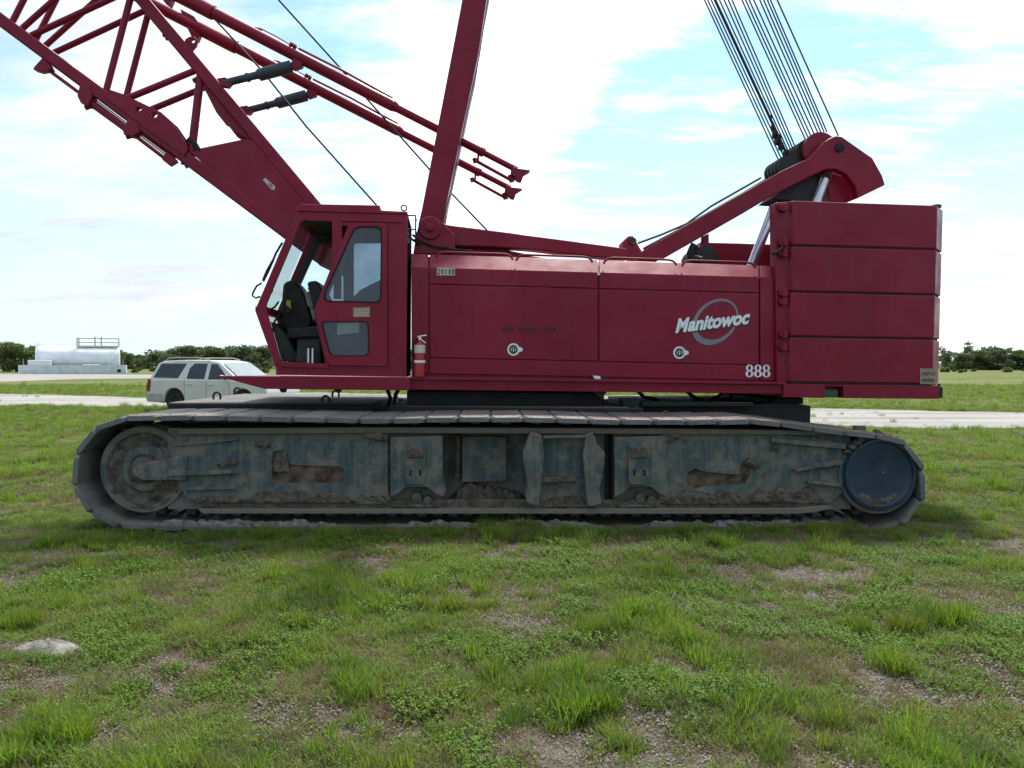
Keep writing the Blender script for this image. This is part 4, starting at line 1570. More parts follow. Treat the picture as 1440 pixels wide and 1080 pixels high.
shell = up_prism('cab_side', outline, CV, CV + 0.045, M['red'], cab, 0.006, [hole, sliver, win1s, win2s])
farw = [p + UP.v * (CW_ - 0.045) for p in UP.pts(outline, CV)]
mb = MB()
fw_hole = round_poly([(428, 322), (463, 322), (466, 336), (466, 440), (380, 440), (380, 428)], 4, 3)
fw2 = round_poly([(482, 322), (552, 322), (552, 424), (482, 424)], 5, 3)
fholes = [[p + UP.v * (CW_ - 0.045) for p in UP.pts(h_, CV)] for h_ in (fw_hole, fw2)]
mb.prism(farw, UP.v * 0.045, fholes)
build('cab_side', mb, M['red'], cab, 0.004)
mb = MB()
inner_ = [(424, 303), (562, 305), (561, 516), (400, 514), (392, 508), (368, 438), (371, 430)]
mb.prism([p + UP.v * (CW_ - 0.052) for p in UP.pts(inner_, CV)], UP.v * 0.004, [[p - UP.v * 0.007 for p in h_] for h_ in fholes])
build('cab_liner', mb, M['cabin'], cab)
mb = MB()
mb.prism([p + UP.v * (CW_ - 0.03) for p in UP.pts(fw2, CV)], UP.v * 0.008)
build('far_window', mb, M['glass_clear'], cab)


def cab_slab(name, px, v0, v1, mat, bevel=0.006, parent=None):
    return up_prism(name, px, CV + v0, CV + v1, mat, parent or cab, bevel)


cab_slab('roof', [(422, 286.6), (534, 288.4), (535, 295.8), (573, 297.2), (573, 301.5), (418.5, 297), (417, 296)], -0.015, CW_ + 0.015, M['red'], 0.008)
cab_slab('rear_wall', [(563, 302), (571, 302), (570, 524), (562, 524)], 0.046, CW_ - 0.046, M['cabin'])
cab_slab('floor', [(390, 513), (562, 516), (562, 524), (394, 523)], 0.046, CW_ - 0.046, M['cabin'])
cab_slab('threshold', [(396, 510), (462, 512.5), (463, 518), (396, 516)], -0.02, 0.0, M['red'], 0.003)
cab_slab('ceiling_liner', [(428, 303.5), (560, 304), (560, 309), (426, 308.5)], 0.046, CW_ - 0.046, M['cabin'])
cab_slab('base_skirt', [(388, 522.5), (572, 526.5), (572, 530), (388, 527)], -0.03, CW_, M['red'], 0.004)
for px, g in (([(415.5, 301), (418, 301), (363.5, 431), (361, 431)], 'windshield'), ([(361.5, 440), (364, 440), (390, 509), (387.5, 509)], 'lower_windshield')):
    cab_slab(g, px, 0.05, CW_ - 0.05, M['glass_clear'], 0)
cab_slab('windshield_bar', [(358.5, 431), (371, 430), (371, 440), (360, 440)], 0.046, CW_ - 0.046, M['red'])
cab_slab('windshield_bar', [(418, 299), (428, 299), (424, 308), (413, 308)], 0.046, CW_ - 0.046, M['red'])
cab_slab('door_post', [(469, 312), (479.5, 313), (479.5, 420), (469, 420)], 0.05, 0.11, M['red'])
fb = [p + UP.v * (CW_ - 0.03) for p in UP.pts(fw_hole, CV)]
mb = MB()
mb.prism(fb, UP.v * 0.008)
build('far_window', mb, M['glass_clear'], cab)
# sliding door standing open
win1 = round_poly([(499, 318), (535.5, 318), (537, 330), (536, 426), (456, 424.5), (455, 414)], 9, 4)
win2 = round_poly([(450.5, 452), (518.5, 451.5), (519, 500.5), (464, 500.5)], 8, 4)
door_out = round_poly([(491, 313), (544, 313.5), (544.5, 515), (463.5, 514), (457, 500), (443.5, 437), (446, 429)], 4, 3)
door = up_prism('sliding_door', door_out, CV - 0.040, CV - 0.008, M['red'], crane, 0.006, [win1, win2])
for wn, nm in ((win1, 'upper_pane'), (win2, 'lower_pane')):
    mb = MB()
    mb.prism(UP.pts(wn, CV - 0.026), UP.v * 0.006)
    build(nm, mb, M['glass_dirty'], door)
    cx_, cy_ = sum(p[0] for p in wn) / len(wn), sum(p[1] for p in wn) / len(wn)
    mb = MB()
    inn = [(cx_ + (x - cx_) * 0.955, cy_ + (y - cy_) * 0.965) for x, y in wn]
    mb.prism(UP.pts(wn, CV - 0.044), UP.v * 0.012, [UP.pts(inn, CV - 0.044)])
    build('rubber_seal', mb, M['rubber'], door)
up_prism('sticker', [(496.5, 432.5), (520, 432), (520, 445.5), (496.5, 446)], CV - 0.044, CV - 0.038, M['beige'], door, 0)
mb = MB()
for i in range(5):
    y_ = 434.6 + i * 2.2
    mb.prism(UP.pts([(498.5, y_), (518, y_ - 0.3), (518, y_ + 0.5), (498.5, y_ + 0.8)], CV - 0.0455), UP.v * 0.002)
build('sticker_line', mb, M['plate'], door)
up_prism('sticker', [(474, 455), (502, 453), (505, 455), (505, 468), (474, 471)], CV - 0.030, CV - 0.0275, M['decal_grey'], door, 0)
up_prism('panel_rib', [(545.5, 312), (547, 312), (547, 520), (545.5, 520)], CV - 0.012, CV, M['red'], cab, 0.002)
up_prism('panel_rib', [(480, 308), (566, 310.5), (566, 313), (480, 310.5)], CV - 0.02, CV, M['red'], cab, 0.003)
# inside the cab
seat = thing('driver_seat', UP.W(-2.1, CV + 0.55, 1.7), parent=crane)
sv0, sv1 = CV + 0.28, CV + 0.78
up_prism('backrest', round_poly([(431, 372 + 24), (446, 394), (462, 424), (470, 470), (452, 474), (444, 450)], 5), sv0, sv1, M['dark_cloth'], seat, 0.03)
up_prism('cushion', round_poly([(404, 462), (452, 458), (456, 474), (404, 476)], 4), sv0, sv1, M['dark_cloth'], seat, 0.03)
up_prism('pedestal', [(418, 476), (450, 474), (452, 512), (416, 510)], sv0 + 0.06, sv1 - 0.06, M['cabin'], seat, 0.02)
up_prism('control_console', round_poly([(398, 398), (412, 392), (424, 404), (434, 428), (440, 452), (430, 470), (404, 474), (394, 440)], 5), CV + 0.62, CV + 0.95, M['dark_cloth'], cab, 0.03)
up_prism('control_box', [(402, 423), (408, 422), (410, 437), (404, 438)], CV + 0.55, CV + 0.6, M['yellow'], cab, 0.006)
up_prism('folded_jacket', round_poly([(428, 412), (436, 408), (445, 408), (448, 424), (440, 436), (432, 430)], 3), CV + 0.45, CV + 0.62, M['grey'], cab, 0.02)
for pts_, r_ in (([(433, 408), (436, 401)], 0.006), ([(392, 424), (386, 432), (378, 436)], 0.012), ([(396, 437), (386, 452), (382, 470)], 0.012), ([(410, 437), (400, 430)], 0.02), ([(378, 404), (384, 404), (383, 410), (377, 413)], 0.008)):
    mb = MB()
    mb.path([UP.p(x, y, CV + 0.4) for x, y in pts_], r_, 7)
    build('control_lever', mb, M['dark_cloth'], cab)
for x_ in (434, 440):
    mb = MB()
    mb.tube(UP.p(x_, 511, CV + 0.2), UP.p(x_, 490, CV + 0.2), 0.018, 10)
    build('foot_pedal', mb, M['chrome'], cab)
up_prism('heater_box', [(380, 452), (400, 470), (424, 508), (396, 508)], CV + 0.5, CV + 0.95, M['cabin'], cab, 0.01)
up_prism('rear_shelf', [(506, 408), (560, 380), (560, 500), (482, 500), (484, 430)], CV + 0.5, CV + 0.54, M['cabin'], cab, 0.01)
# outside fittings
for pts_, r_, v_ in (([(368, 398), (361, 402), (355.5, 412), (355, 416), (360, 419), (366, 417)], 0.011, CV + 0.02), ([(397, 341), (388, 356), (379, 378), (370, 396)], 0.013, CV + 0.25), ([(384, 366), (376, 380), (370, 394)], 0.016, CV + 0.25)):
    mb = MB()
    mb.path([UP.p(x, y, v_) for x, y in pts_], r_, 7)
    build('grab_handle' if r_ < 0.012 else 'wiper_arm', mb, M['black'], cab)
mb = MB()
ce = UP.p(568, 292.5, CV + 0.1)
mb.path([ce + (UP.u * math.cos(a) + UP.w * math.sin(a)) * 0.032 for a in np.linspace(0, 2 * math.pi, 16, endpoint=False)], 0.009, 7, closed=True)
build('lifting_eye', mb, M['base'], cab)
mb = MB()
for v_ in (CV + 0.12, CV + 0.42):
    mb.path([UP.p(x, y, v_) for x, y in ((573, 303), (583, 303), (584.5, 305), (584.5, 337), (574, 337))], 0.009, 6)
for y_ in (303, 322.5, 337):
    mb.tube(UP.p(584, y_, CV + 0.12), UP.p(584, y_, CV + 0.12) + UP.v * 0.3, 0.008, 6)
    mb.tube(UP.p(573, y_, CV + 0.12), UP.p(584, y_, CV + 0.12), 0.008, 6)
build('ladder', mb, M['black'], cab)
mb = MB()
mb.path([UP.p(x, y, -1.3) for x, y in ((575, 342), (574, 370), (575, 400), (574.5, 440), (575.5, 470), (574, 500), (574, 528))], 0.016, 7)
build('hose', mb, M['rubber'], crane)
mb = MB()
mb.path([UP.p(x, y, -1.25) for x, y in ((577, 350), (576.5, 400), (574.5, 436), (576, 480), (577, 520))], 0.012, 7)
build('hose', mb, M['base'], crane)

# ---------------------------------------------------------------- lattice boom
boom = thing('lattice_boom', UP.W(-2.5, 0, 3.2), parent=crane)
BN, BF = -0.36, 0.16                 # near and far truss planes
VS1, VS2 = -0.62, 0.38               # near and far backstops


def bpt(px, py):
    return UP.loc(UP.p(px, py, BN))


def BW(l, v):
    return UP.W(l.x, v, l.z)


def low(x):
    return (x, 27 + (x - 0) * 0.7455)


Lc = lambda x: bpt(*low(x))
Uc = lambda y: bpt(200 + (y) * (237 / 283.0), y)
for v in (BN, BF):
    mb = MB()
    mb.bar(BW(Lc(-260), v), BW(Lc(268), v), 0.13, 0.150, UP.v)
    mb.bar(BW(Lc(266), v), BW(Lc(440), v), 0.16, 0.150, UP.v)
    build('lower_chord', mb, M['red'], boom, 0.02)
    mb = MB()
    mb.bar(BW(Uc(-200), v), BW(Uc(285), v), 0.13, 0.155, UP.v)
    mb.bar(BW(Uc(283), v), BW(Uc(340), v), 0.13, 0.155, UP.v)
    build('upper_chord', mb, M['red'], boom, 0.02)
    # butt plate
    mb = MB()
    pl = [bpt(*p) for p in ((270, 216), (360, 198), (372, 202), (448, 292), (480, 350), (480, 385), (440, 366), (402, 330))]
    s_ = 1 if v > 0 else -1
    mb.prism([BW(l, v + 0.03 * s_) for l in pl], UP.v * (0.03 * s_))
    build('butt_plate', mb, M['red'], boom, 0.004)
    # gusset below the upper chord
    mb = MB()
    pl = [bpt(*p) for p in ((276, 104), (300, 118), (368, 198), (348, 194), (318, 176), (304, 158), (292, 134))]
    mb.prism([BW(l, v - 0.01) for l in pl], UP.v * 0.025)
    build('gusset', mb, M['red'], boom, 0.003)
    # lacing in the side planes
    for a, b, r_ in ((Lc(14), bpt(97, -125), 0.036), (Lc(25), bpt(146, -63), 0.036), (Lc(36), bpt(187, -16), 0.038), (Lc(147), bpt(187, -16), 0.040), (Lc(160), bpt(275, 99), 0.040), *([(Lc(268), bpt(282, 106), 0.050)] if v == BN else []), (bpt(272, 215), bpt(362, 196), 0.036)):
        mb = MB()
        mb.tube(BW(a, v), BW(b, v), r_, 12)
        build('lacing', mb, M['red'], boom)
# lacing across the lower and upper faces
for a, va, b, vb in ((Lc(-120), BN, Lc(15), BF), (Lc(15), BN, Lc(15), BF), (Lc(15), BF, Lc(150), BN), (Lc(150), BN, Lc(150), BF), (Lc(150), BF, Lc(262), BN), (Lc(262), BN, Lc(262), BF),
                     (Uc(2), BN, Uc(2), BF), (Uc(2), BN, Uc(98), BF), (Uc(98), BN, Uc(98), BF), (Uc(98), BN, Uc(195), BF), (Uc(195), BN, Uc(195), BF), (Uc(-120), BF, Uc(2), BN)):
    mb = MB()
    mb.tube(BW(a, va), BW(b, vb), 0.032, 10)
    build('lacing', mb, M['red'], boom)
# cross plates closing the butt
mb = MB()
mb.prism([BW(bpt(*p), BN - 0.0) for p in ((300, 242), (420, 332), (418, 336), (298, 246))], UP.v * (BF - BN))
build('butt_cover', mb, M['red'], boom, 0.003)
mb = MB()
mb.prism([BW(bpt(*p), BN - 0.0) for p in ((372, 205), (444, 290), (441, 293), (369, 208))], UP.v * (BF - BN))
build('butt_cover', mb, M['red'], boom, 0.003)
# plate with three holes on the lower chord
mb = MB()
pl = [(160, 130), (178, 136), (230, 161), (246, 175), (259, 194), (268, 212), (262, 222), (150, 139)]
mb.prism([BW(bpt(*p), BN - 0.09) for p in pl], UP.v * 0.02, [[BW(bpt(*p), BN - 0.09) for p in circle_px(cx, cy, 4.2, 3.8, 10)] for cx, cy in ((199, 157), (221, 165))])
build('holed_plate', mb, M['red'], boom, 0.003)
mb = MB()
mb.prism([BW(bpt(*p), BN + 0.09) for p in pl], UP.v * 0.02, [[UP.p(p[0], p[1], BN + 0.09) for p in circle_px(cx, cy, 4.8, 4.4, 10)] for cx, cy in ((199, 157), (221, 165))])
build('holed_plate', mb, M['red'], boom, 0.003)
mb = MB()
mb.path([BW(bpt(x, y), BN - 0.02) for x, y in ((266, 196), (274, 203), (279, 211), (276, 217))], 0.04, 8)
build('hose', mb, M['base'], boom)
# lug with eye on the upper chord, tag on the plate
mb = MB()
out_ = [(258, 66), (262, 56), (268, 52.5), (274, 53), (278.5, 58), (277, 65), (271, 72), (266, 76)]
mb.prism([BW(bpt(*p), BN - 0.03) for p in out_], UP.v * 0.05, [[BW(bpt(*p), BN - 0.03) for p in circle_px(272.5, 59, 2.8, 2.8, 12)]])
build('pendant_lug', mb, M['red'], boom, 0.004)
mb = MB()
mb.prism([BW(bpt(*p), BN - 0.072) for p in ((371.5, 255), (375, 252), (389, 264), (388, 269), (384, 269))], UP.v * 0.012)
tg = build('tag_plate', mb, M['plate'], boom, 0.001)
mb = MB()
mb.prism([BW(bpt(*p), BN - 0.076) for p in ((378, 260), (382, 259), (386, 264), (383, 266))], UP.v * 0.004)
build('tag_print', mb, M['grey'], boom)
# folded bars and brackets hung below the lower chord
for px, dv in ((((63, 84), (72, 92), (76, 100), (60, 103), (50, 100), (52, 96)), 0.10), (((118, 118), (130, 124), (134, 138), (128, 152), (118, 148), (113, 138)), 0.14), (((186, 168), (198, 178), (200, 188), (190, 194), (178, 192), (176, 184)), 0.14), (((236, 214), (248, 224), (250, 228), (240, 234), (230, 226)), 0.10)):
    mb = MB()
    mb.prism([BW(bpt(*p), BN - dv * 0.6) for p in px], UP.v * dv)
    build('bracket', mb, M['red'], boom, 0.006)
for (x0, y0), (x1, y1), r_, mm in (((66, 97), (120, 137), 0.022, 'red'), ((124, 142), (188, 189), 0.045, 'red'), ((133, 140), (190, 183), 0.016, 'chrome'), ((190, 191), (240, 229), 0.024, 'red'), ((196, 186), (246, 223), 0.016, 'red'), ((192, 187), (236, 220), 0.012, 'chrome'), ((120, 152), (133, 147), 0.03, 'red'), ((178, 193), (196, 188), 0.028, 'black')):
    for v in (BN,):
        mb = MB()
        mb.tube(BW(bpt(x0, y0), v), BW(bpt(x1, y1), v), r_, 9)
        build('folded_bar', mb, M[mm], boom)
mb = MB()
for x_, y_ in ((257, 229), (262, 233), (231, 50), (235, 54), (276, 111), (274, 113)):
    mb.lump(BW(bpt(x_, y_), BN), 0.03, 0.03, 0.03, int(x_), 1)
build('bolt_head', mb, M['rust'], boom)

# boom backstops: telescoping tubes with struts
def spt(px, py):
    return UP.loc(UP.p(px, py, VS1))


for v in (VS1, VS2):
    st = thing('boom_backstop', BW(spt(480, 110), v), parent=crane)
    s0 = [(150, -52), (262, 4), (550, 152), (678, 214), (726, 240)]
    # bend slightly as on the photo
    A, B, C_, D_ = (spt(*p) for p in ((130, -69.6), (552, 148.5), (678, 213.6), (727, 239)))
    mb = MB()
    mb.tube(BW(A, v), BW(B, v), 0.072, 20)
    mb.tube(BW(spt(240, -12.7), v), BW(spt(300, 18.3), v), 0.088, 20)
    mb.tube(BW(B, v), BW(spt(559, 152.1), v), 0.072, 20, 0.054)
    build('outer_tube', mb, M['red'], st)
    mb = MB()
    mb.tube(BW(B, v), BW(C_, v), 0.053, 18)
    mb.tube(BW(spt(675, 212.1), v), BW(spt(681, 215.2), v), 0.060, 18)
    build('inner_tube', mb, M['red'], st)
    mb = MB()
    mb.tube(BW(C_, v), BW(D_, v), 0.040, 16)
    build('stop_rod', mb, M['red'], st)
    mb = MB()
    fork = [(719, 237), (722, 236), (727, 238.5), (746, 241), (736, 247), (733, 256), (728, 255), (718, 246)]
    for dv in (-0.06, 0.03):
        mb.prism([BW(spt(*p), v + dv) for p in fork], UP.v * 0.035)
    build('fork', mb, M['red'], st, 0.004)
    mb = MB()
    mb.tube(BW(spt(669, 226), v), BW(spt(719, 253.5), v), 0.022, 8)
    mb.tube(BW(spt(667, 222.5), v), BW(spt(669, 229), v), 0.03, 8)
    mb.tube(BW(spt(718, 246), v), BW(spt(720, 256), v), 0.036, 8)
    mb.tube(BW(spt(672, 228), v), BW(spt(673, 213), v), 0.014, 8)
    build('guide_rod', mb, M['red'], st)
    # grease line with clips
    mb = MB()
    mb.path([BW(spt(x, y), v) for x, y in ((310, 22), (340, 36), (366, 40), (390, 52), (410, 64), (415, 70))], 0.008, 6)
    for x_, y_ in ((366, 43), (410, 62), (415, 66), (313, 24)):
        mb.lump(BW(spt(x_, y_), v), 0.035, 0.035, 0.035, x_, 1)
    mb.path([BW(spt(x, y), v) for x, y in ((420, 68), (480, 98), (552, 138))], 0.016, 6)
    build('grease_line', mb, M['red'], st)
    # hydraulic strut to the upper chord
    sa, sb = spt(316, 117), spt(424, 90)
    mb = MB()
    mb.tube(BW(sa, v), BW(sb, v), 0.046, 14)
    mb.tube(BW(spt(364, 105.5), v), BW(spt(410, 93.5), v), 0.074, 16)
    for t in (0.28, 0.42):
        q, q2 = sa.lerp(sb, t), sa.lerp(sb, t + 0.035)
        mb.tube(BW(q, v), BW(q2, v), 0.056, 14)
    build('strut', mb, M['strut'], st)
    mb = MB()
    mb.prism([BW(spt(*p), v - 0.04) for p in ((306, 112), (318, 110), (328, 117), (322, 124), (312, 122))], UP.v * 0.08)
    mb.prism([BW(spt(*p), v - 0.05) for p in ((411, 88), (416, 80), (430, 84), (425, 95), (413, 99))], UP.v * 0.10)
    build('strut_lug', mb, M['red'], st, 0.004)
    mb = MB()
    mb.prism([BW(spt(*p), v - 0.05) for p in ((214, -40), (236, -28), (246, -14), (244, 2), (240, 10), (232, 4), (222, -16))], UP.v * 0.10)
    build('stop_bracket', mb, M['red'], st, 0.004)

# hoist ropes running down behind the cab
for pts_, v in (([(330, -75), (392, 0), (480.5, 98), (523, 147), (603, 237), (632, 269), (685, 324), (730, 372)], 0.15), ([(250, -26), (305, 30), (370, 101), (430, 177), (528, 287), (560, 322)], -0.30)):
    mb = MB()
    mb.path([UP.p(x, y, v) for x, y in pts_], 0.0125, 7)
    build('hoist_rope', mb, M['rope'], crane)

# ---------------------------------------------------------------- fire extinguisher (its own thing)
EXV = VN - 0.09
ce = UP.p(590, 530, EXV)
fx = thing('fire_extinguisher', ce, 'bright red fire extinguisher standing on the crane deck behind the cab', 'fire extinguisher')
sc_ = 1 / 121.0
mb = MB()
mb.lathe(ce, UP.w, [(0.0, 0.055), (0.005, 0.062), (0.34, 0.062), (0.375, 0.05), (0.395, 0.024), (0.42, 0.022)], 28)
build('cylinder', mb, M['gloss_red'], fx)
mb = MB()
mb.lathe(ce + UP.w * 0.27, UP.w, [(0, 0.0625), (0, 0.0632), (0.09, 0.0632), (0.09, 0.0625)], 28)
build('instruction_label', mb, M['plate'], fx)
mb = MB()
mb.lathe(ce + UP.w * 0.16, UP.w, [(0, 0.0625), (0, 0.0635), (0.028, 0.0635), (0.028, 0.0625)], 28)
build('label_band', mb, M['decal_white'], fx)
mb = MB()
mb.lathe(ce + UP.w * 0.42, UP.w, [(0, 0.02), (0.03, 0.02)], 14)
mb.bar(ce + UP.w * 0.455 - UP.u * 0.03, ce + UP.w * 0.475 + UP.u * 0.075, 0.022, 0.012, UP.v)
mb.bar(ce + UP.w * 0.44 - UP.u * 0.01, ce + UP.w * 0.385 + UP.u * 0.065, 0.022, 0.012, UP.v)
build('valve_handle', mb, M['chrome'], fx)
mb = MB()
mb.path([ce + UP.w * 0.43 - UP.u * 0.02, ce + UP.w * 0.42 - UP.u * 0.055, ce + UP.w * 0.37 - UP.u * 0.072, ce + UP.w * 0.25 - UP.u * 0.074, ce + UP.w * 0.14 - UP.u * 0.07], 0.010, 7)
build('hose', mb, M['rubber'], fx)

# ================================================================== SUV
def suv():
    ang = R(-18)
    rear = ground_pt(206, 585)
    D0 = 27.0
    ox = (206 - 720) / F * D0
    root = thing('suv', (ox, D0, 0), 'pale pewter family SUV parked beyond the crane with tinted windows', 'car')
    ux = Vector((math.cos(ang), math.sin(ang), 0))
    uy = Vector((-math.sin(ang), math.cos(ang), 0))
    O = Vector((ox, D0, 0))

    def P(x, y, z):
        return O + ux * x + uy * y + Vector((0, 0, z))

    def loft(secs, name, mat, parent, bevel=0.0, close=True):
        mb = MB()
        rings = [[mb.bm.verts.new(P(*q)) for q in s] for s in secs]
        n_ = len(rings[0])
        for A, B in zip(rings, rings[1:]):
            for i in range(n_):
                mb.face([A[i], A[(i + 1) % n_], B[(i + 1) % n_], B[i]])
        mb.face(rings[0][::-1])
        mb.face(rings[-1])
        return build(name, mb, mat, parent, bevel)

    # lower body with wheel arches: side outline (x, z) from rear
    def arch(cx, r, n_=10):
        return [(cx - r * math.cos(math.pi * i / n_), 0.40 + r * math.sin(math.pi * i / n_)) for i in range(n_ + 1)]
    side = [(0.03, 0.42), (0.50, 0.30)]
    side = [(0.10, 0.36)] + [(0.72, 0.30)] + arch(1.20, 0.44) + [(1.72, 0.28), (3.62, 0.28)] + arch(4.13, 0.44) + [(4.60, 0.30), (5.0, 0.34), (5.10, 0.55), (5.08, 0.85), (4.95, 1.02), (3.92, 1.13), (3.50, 1.16), (2.0, 1.17), (0.16, 1.17), (0.06, 1.05), (0.03, 0.72), (0.0, 0.62), (0.02, 0.42)]
    mb = MB()
    mb.prism([P(x, 0.0, z) for x, z in side], uy * 2.0)
    build('body', mb, M['suv'], root, 0.05, 3)
    mb = MB()
    mb.prism([P(x, -0.012, z) for x, z in ((-0.03, 0.40), (0.05, 0.34), (0.70, 0.32), (0.73, 0.50), (0.72, 0.66), (0.0, 0.66))], uy * 2.024)
    build('rear_bumper', mb, M['suv_trim'], root, 0.03)
    mb = MB()
    mb.prism([P(x, -0.02, z) for x, z in ((1.72, 0.30), (3.60, 0.30), (3.60, 0.40), (1.72, 0.40))], uy * 0.2)
    build('running_board', mb, M['suv_trim'], root, 0.015)
    # greenhouse
    secs = []
    for x, z1, inset in ((0.14, 1.17, 0.04), (0.36, 1.72, 0.18), (0.55, 1.80, 0.20), (1.6, 1.845, 0.20), (2.7, 1.83, 0.20), (3.05, 1.77, 0.20), (3.95, 1.14, 0.06)):
        secs.append((x, z1, inset))
    mb = MB()
    prof = [(0.10, 1.16), (0.36, 1.72), (0.58, 1.81), (1.6, 1.85), (2.6, 1.835), (3.02, 1.77), (3.95, 1.13)]
    rn, rf = [], []
    for x, z in prof:
        t = (z - 1.15) / 0.7
        rn.append(mb.bm.verts.new(P(x, 0.03 + 0.19 * t, z)))
        rf.append(mb.bm.verts.new(P(x, 1.97 - 0.19 * t, z)))
    for i in range(len(prof) - 1):
        mb.face([rn[i], rn[i + 1], rf[i + 1], rf[i]])
    mb.face(rn[::-1])
    mb.face(rf)
    mb.face([rn[0], rf[0], rf[-1], rn[-1]])
    build('cabin', mb, M['suv'], root, 0.04, 3)

    def sidepoly(pts_, near_, off):
        r_ = []
        for x, z in pts_:
            t = (z - 1.15) / 0.7
            y = 0.03 + 0.19 * t - off
            r_.append(P(x, y if near_ else 2.0 - y, z))
        return r_
    for near_ in (True, False):
        for px in (((0.27, 1.22), (1.36, 1.20), (1.64, 1.72), (0.52, 1.72)), ((1.74, 1.18), (2.50, 1.17), (2.54, 1.72), (1.98, 1.72), (1.80, 1.55)), ((2.66, 1.16), (3.48, 1.15), (3.30, 1.40), (2.96, 1.70), (2.70, 1.71))):
            mb = MB()
            q = sidepoly(px, near_, 0.012)
            mb.prism(q, uy * (0.02 if near_ else -0.02))
            wn = build('side_window', mb, M['suv_glass'], root, 0.008)
        for x in (0.98, 2.28):
            pass
        hx = 2.0
        for x in (1.78, 2.68):
            mb = MB()
            y = -0.02 if near_ else 2.02
            mb.bar(P(x, y, 0.98), P(x + 0.22, y, 0.985), 0.03, 0.035, uy)
            build('door_handle', mb, M['chrome'], root, 0.008)
        mb = MB()
        y = 0.17 if near_ else 1.83
        mb.path([P(0.75, y, 1.84), P(0.85, y, 1.91), P(1.3, y, 1.93), P(2.3, y, 1.92), P(2.62, y, 1.85)], 0.022, 7)
        build('roof_rail', mb, M['suv_trim'], root)
        mb = MB()
        y = -0.13 if near_ else 2.13
        mb.lump(P(3.38, y, 1.24), 0.10, 0.12, 0.085, 4, 2, 0.08)
        build('wing_mirror', mb, M['suv'], root)
        mb = MB()
        y0 = -0.012 if near_ else 1.93
        mb.prism([P(x, y0, z) for x, z in ((-0.012, 0.72), (0.13, 0.70), (0.19, 0.95), (0.20, 1.16), (0.07, 1.18), (0.0, 0.95))], uy * 0.08)
        build('tail_light', mb, M['tail'], root, 0.012)
        mb = MB()
        y0 = -0.003 if near_ else 2.0
        for x in (1.66, 2.60, 3.56):
            mb.prism([P(x, y0, 0.42), P(x + 0.012, y0, 0.42), P(x + 0.012, y0, 1.15), P(x, y0, 1.15)], uy * 0.003)
        build('door_seam', mb, M['rubber'], root)
        for cx in (1.20, 4.13):
            yy = 0.03 if near_ else 1.97
            sg = 1 if near_ else -1
            wl = thing('wheel', P(cx, yy, 0.40), parent=root)
            mb = MB()
            mb.lathe(P(cx, yy, 0.40), uy * sg, [(0.02, 0.24), (0.0, 0.29), (0.0, 0.36), (0.03, 0.395), (0.22, 0.395), (0.25, 0.36), (0.25, 0.24)], 32)
            build('tyre', mb, M['rubber'], wl)
            mb = MB()
            mb.lathe(P(cx, yy, 0.40), uy * sg, [(0.03, 0.0), (0.02, 0.05), (0.05, 0.08), (0.05, 0.20), (0.015, 0.235), (0.03, 0.245), (0.2, 0.245)], 32)
            build('rim', mb, M['grey'], wl)
            mb = MB()
            mb.lathe(P(cx, yy + 0.02 * sg, 0.40), uy * sg, [(0.14, 0.0), (0.14, 0.45), (0.30, 0.45)], 28)
            build('arch_liner', mb, M['rubber'], wl)
    # windscreen and rear glass
    mb = MB()
    q = [P(3.12, 0.26, 1.735), P(3.90, 0.16, 1.19), P(3.90, 1.84, 1.19), P(3.12, 1.74, 1.735)]
    nrm = (q[1] - q[0]).cross(q[2] - q[1]).normalized()
    nrm = nrm if nrm.z > 0 else -nrm
    mb.prism([p + nrm * 0.012 for p in q], nrm * 0.008)
    build('windscreen', mb, M['wind_glass'], root, 0.004)
    mb = MB()
    q = [P(0.13, 0.22, 1.24), P(0.34, 0.30, 1.68), P(0.34, 1.70, 1.68), P(0.13, 1.78, 1.24)]
    nrm = (q[1] - q[0]).cross(q[2] - q[1]).normalized()
    nrm = nrm if nrm.dot(ux) < 0 else -nrm
    mb.prism([p + nrm * 0.012 for p in q], nrm * 0.008)
    build('rear_window', mb, M['suv_glass'], root, 0.004)


suv()


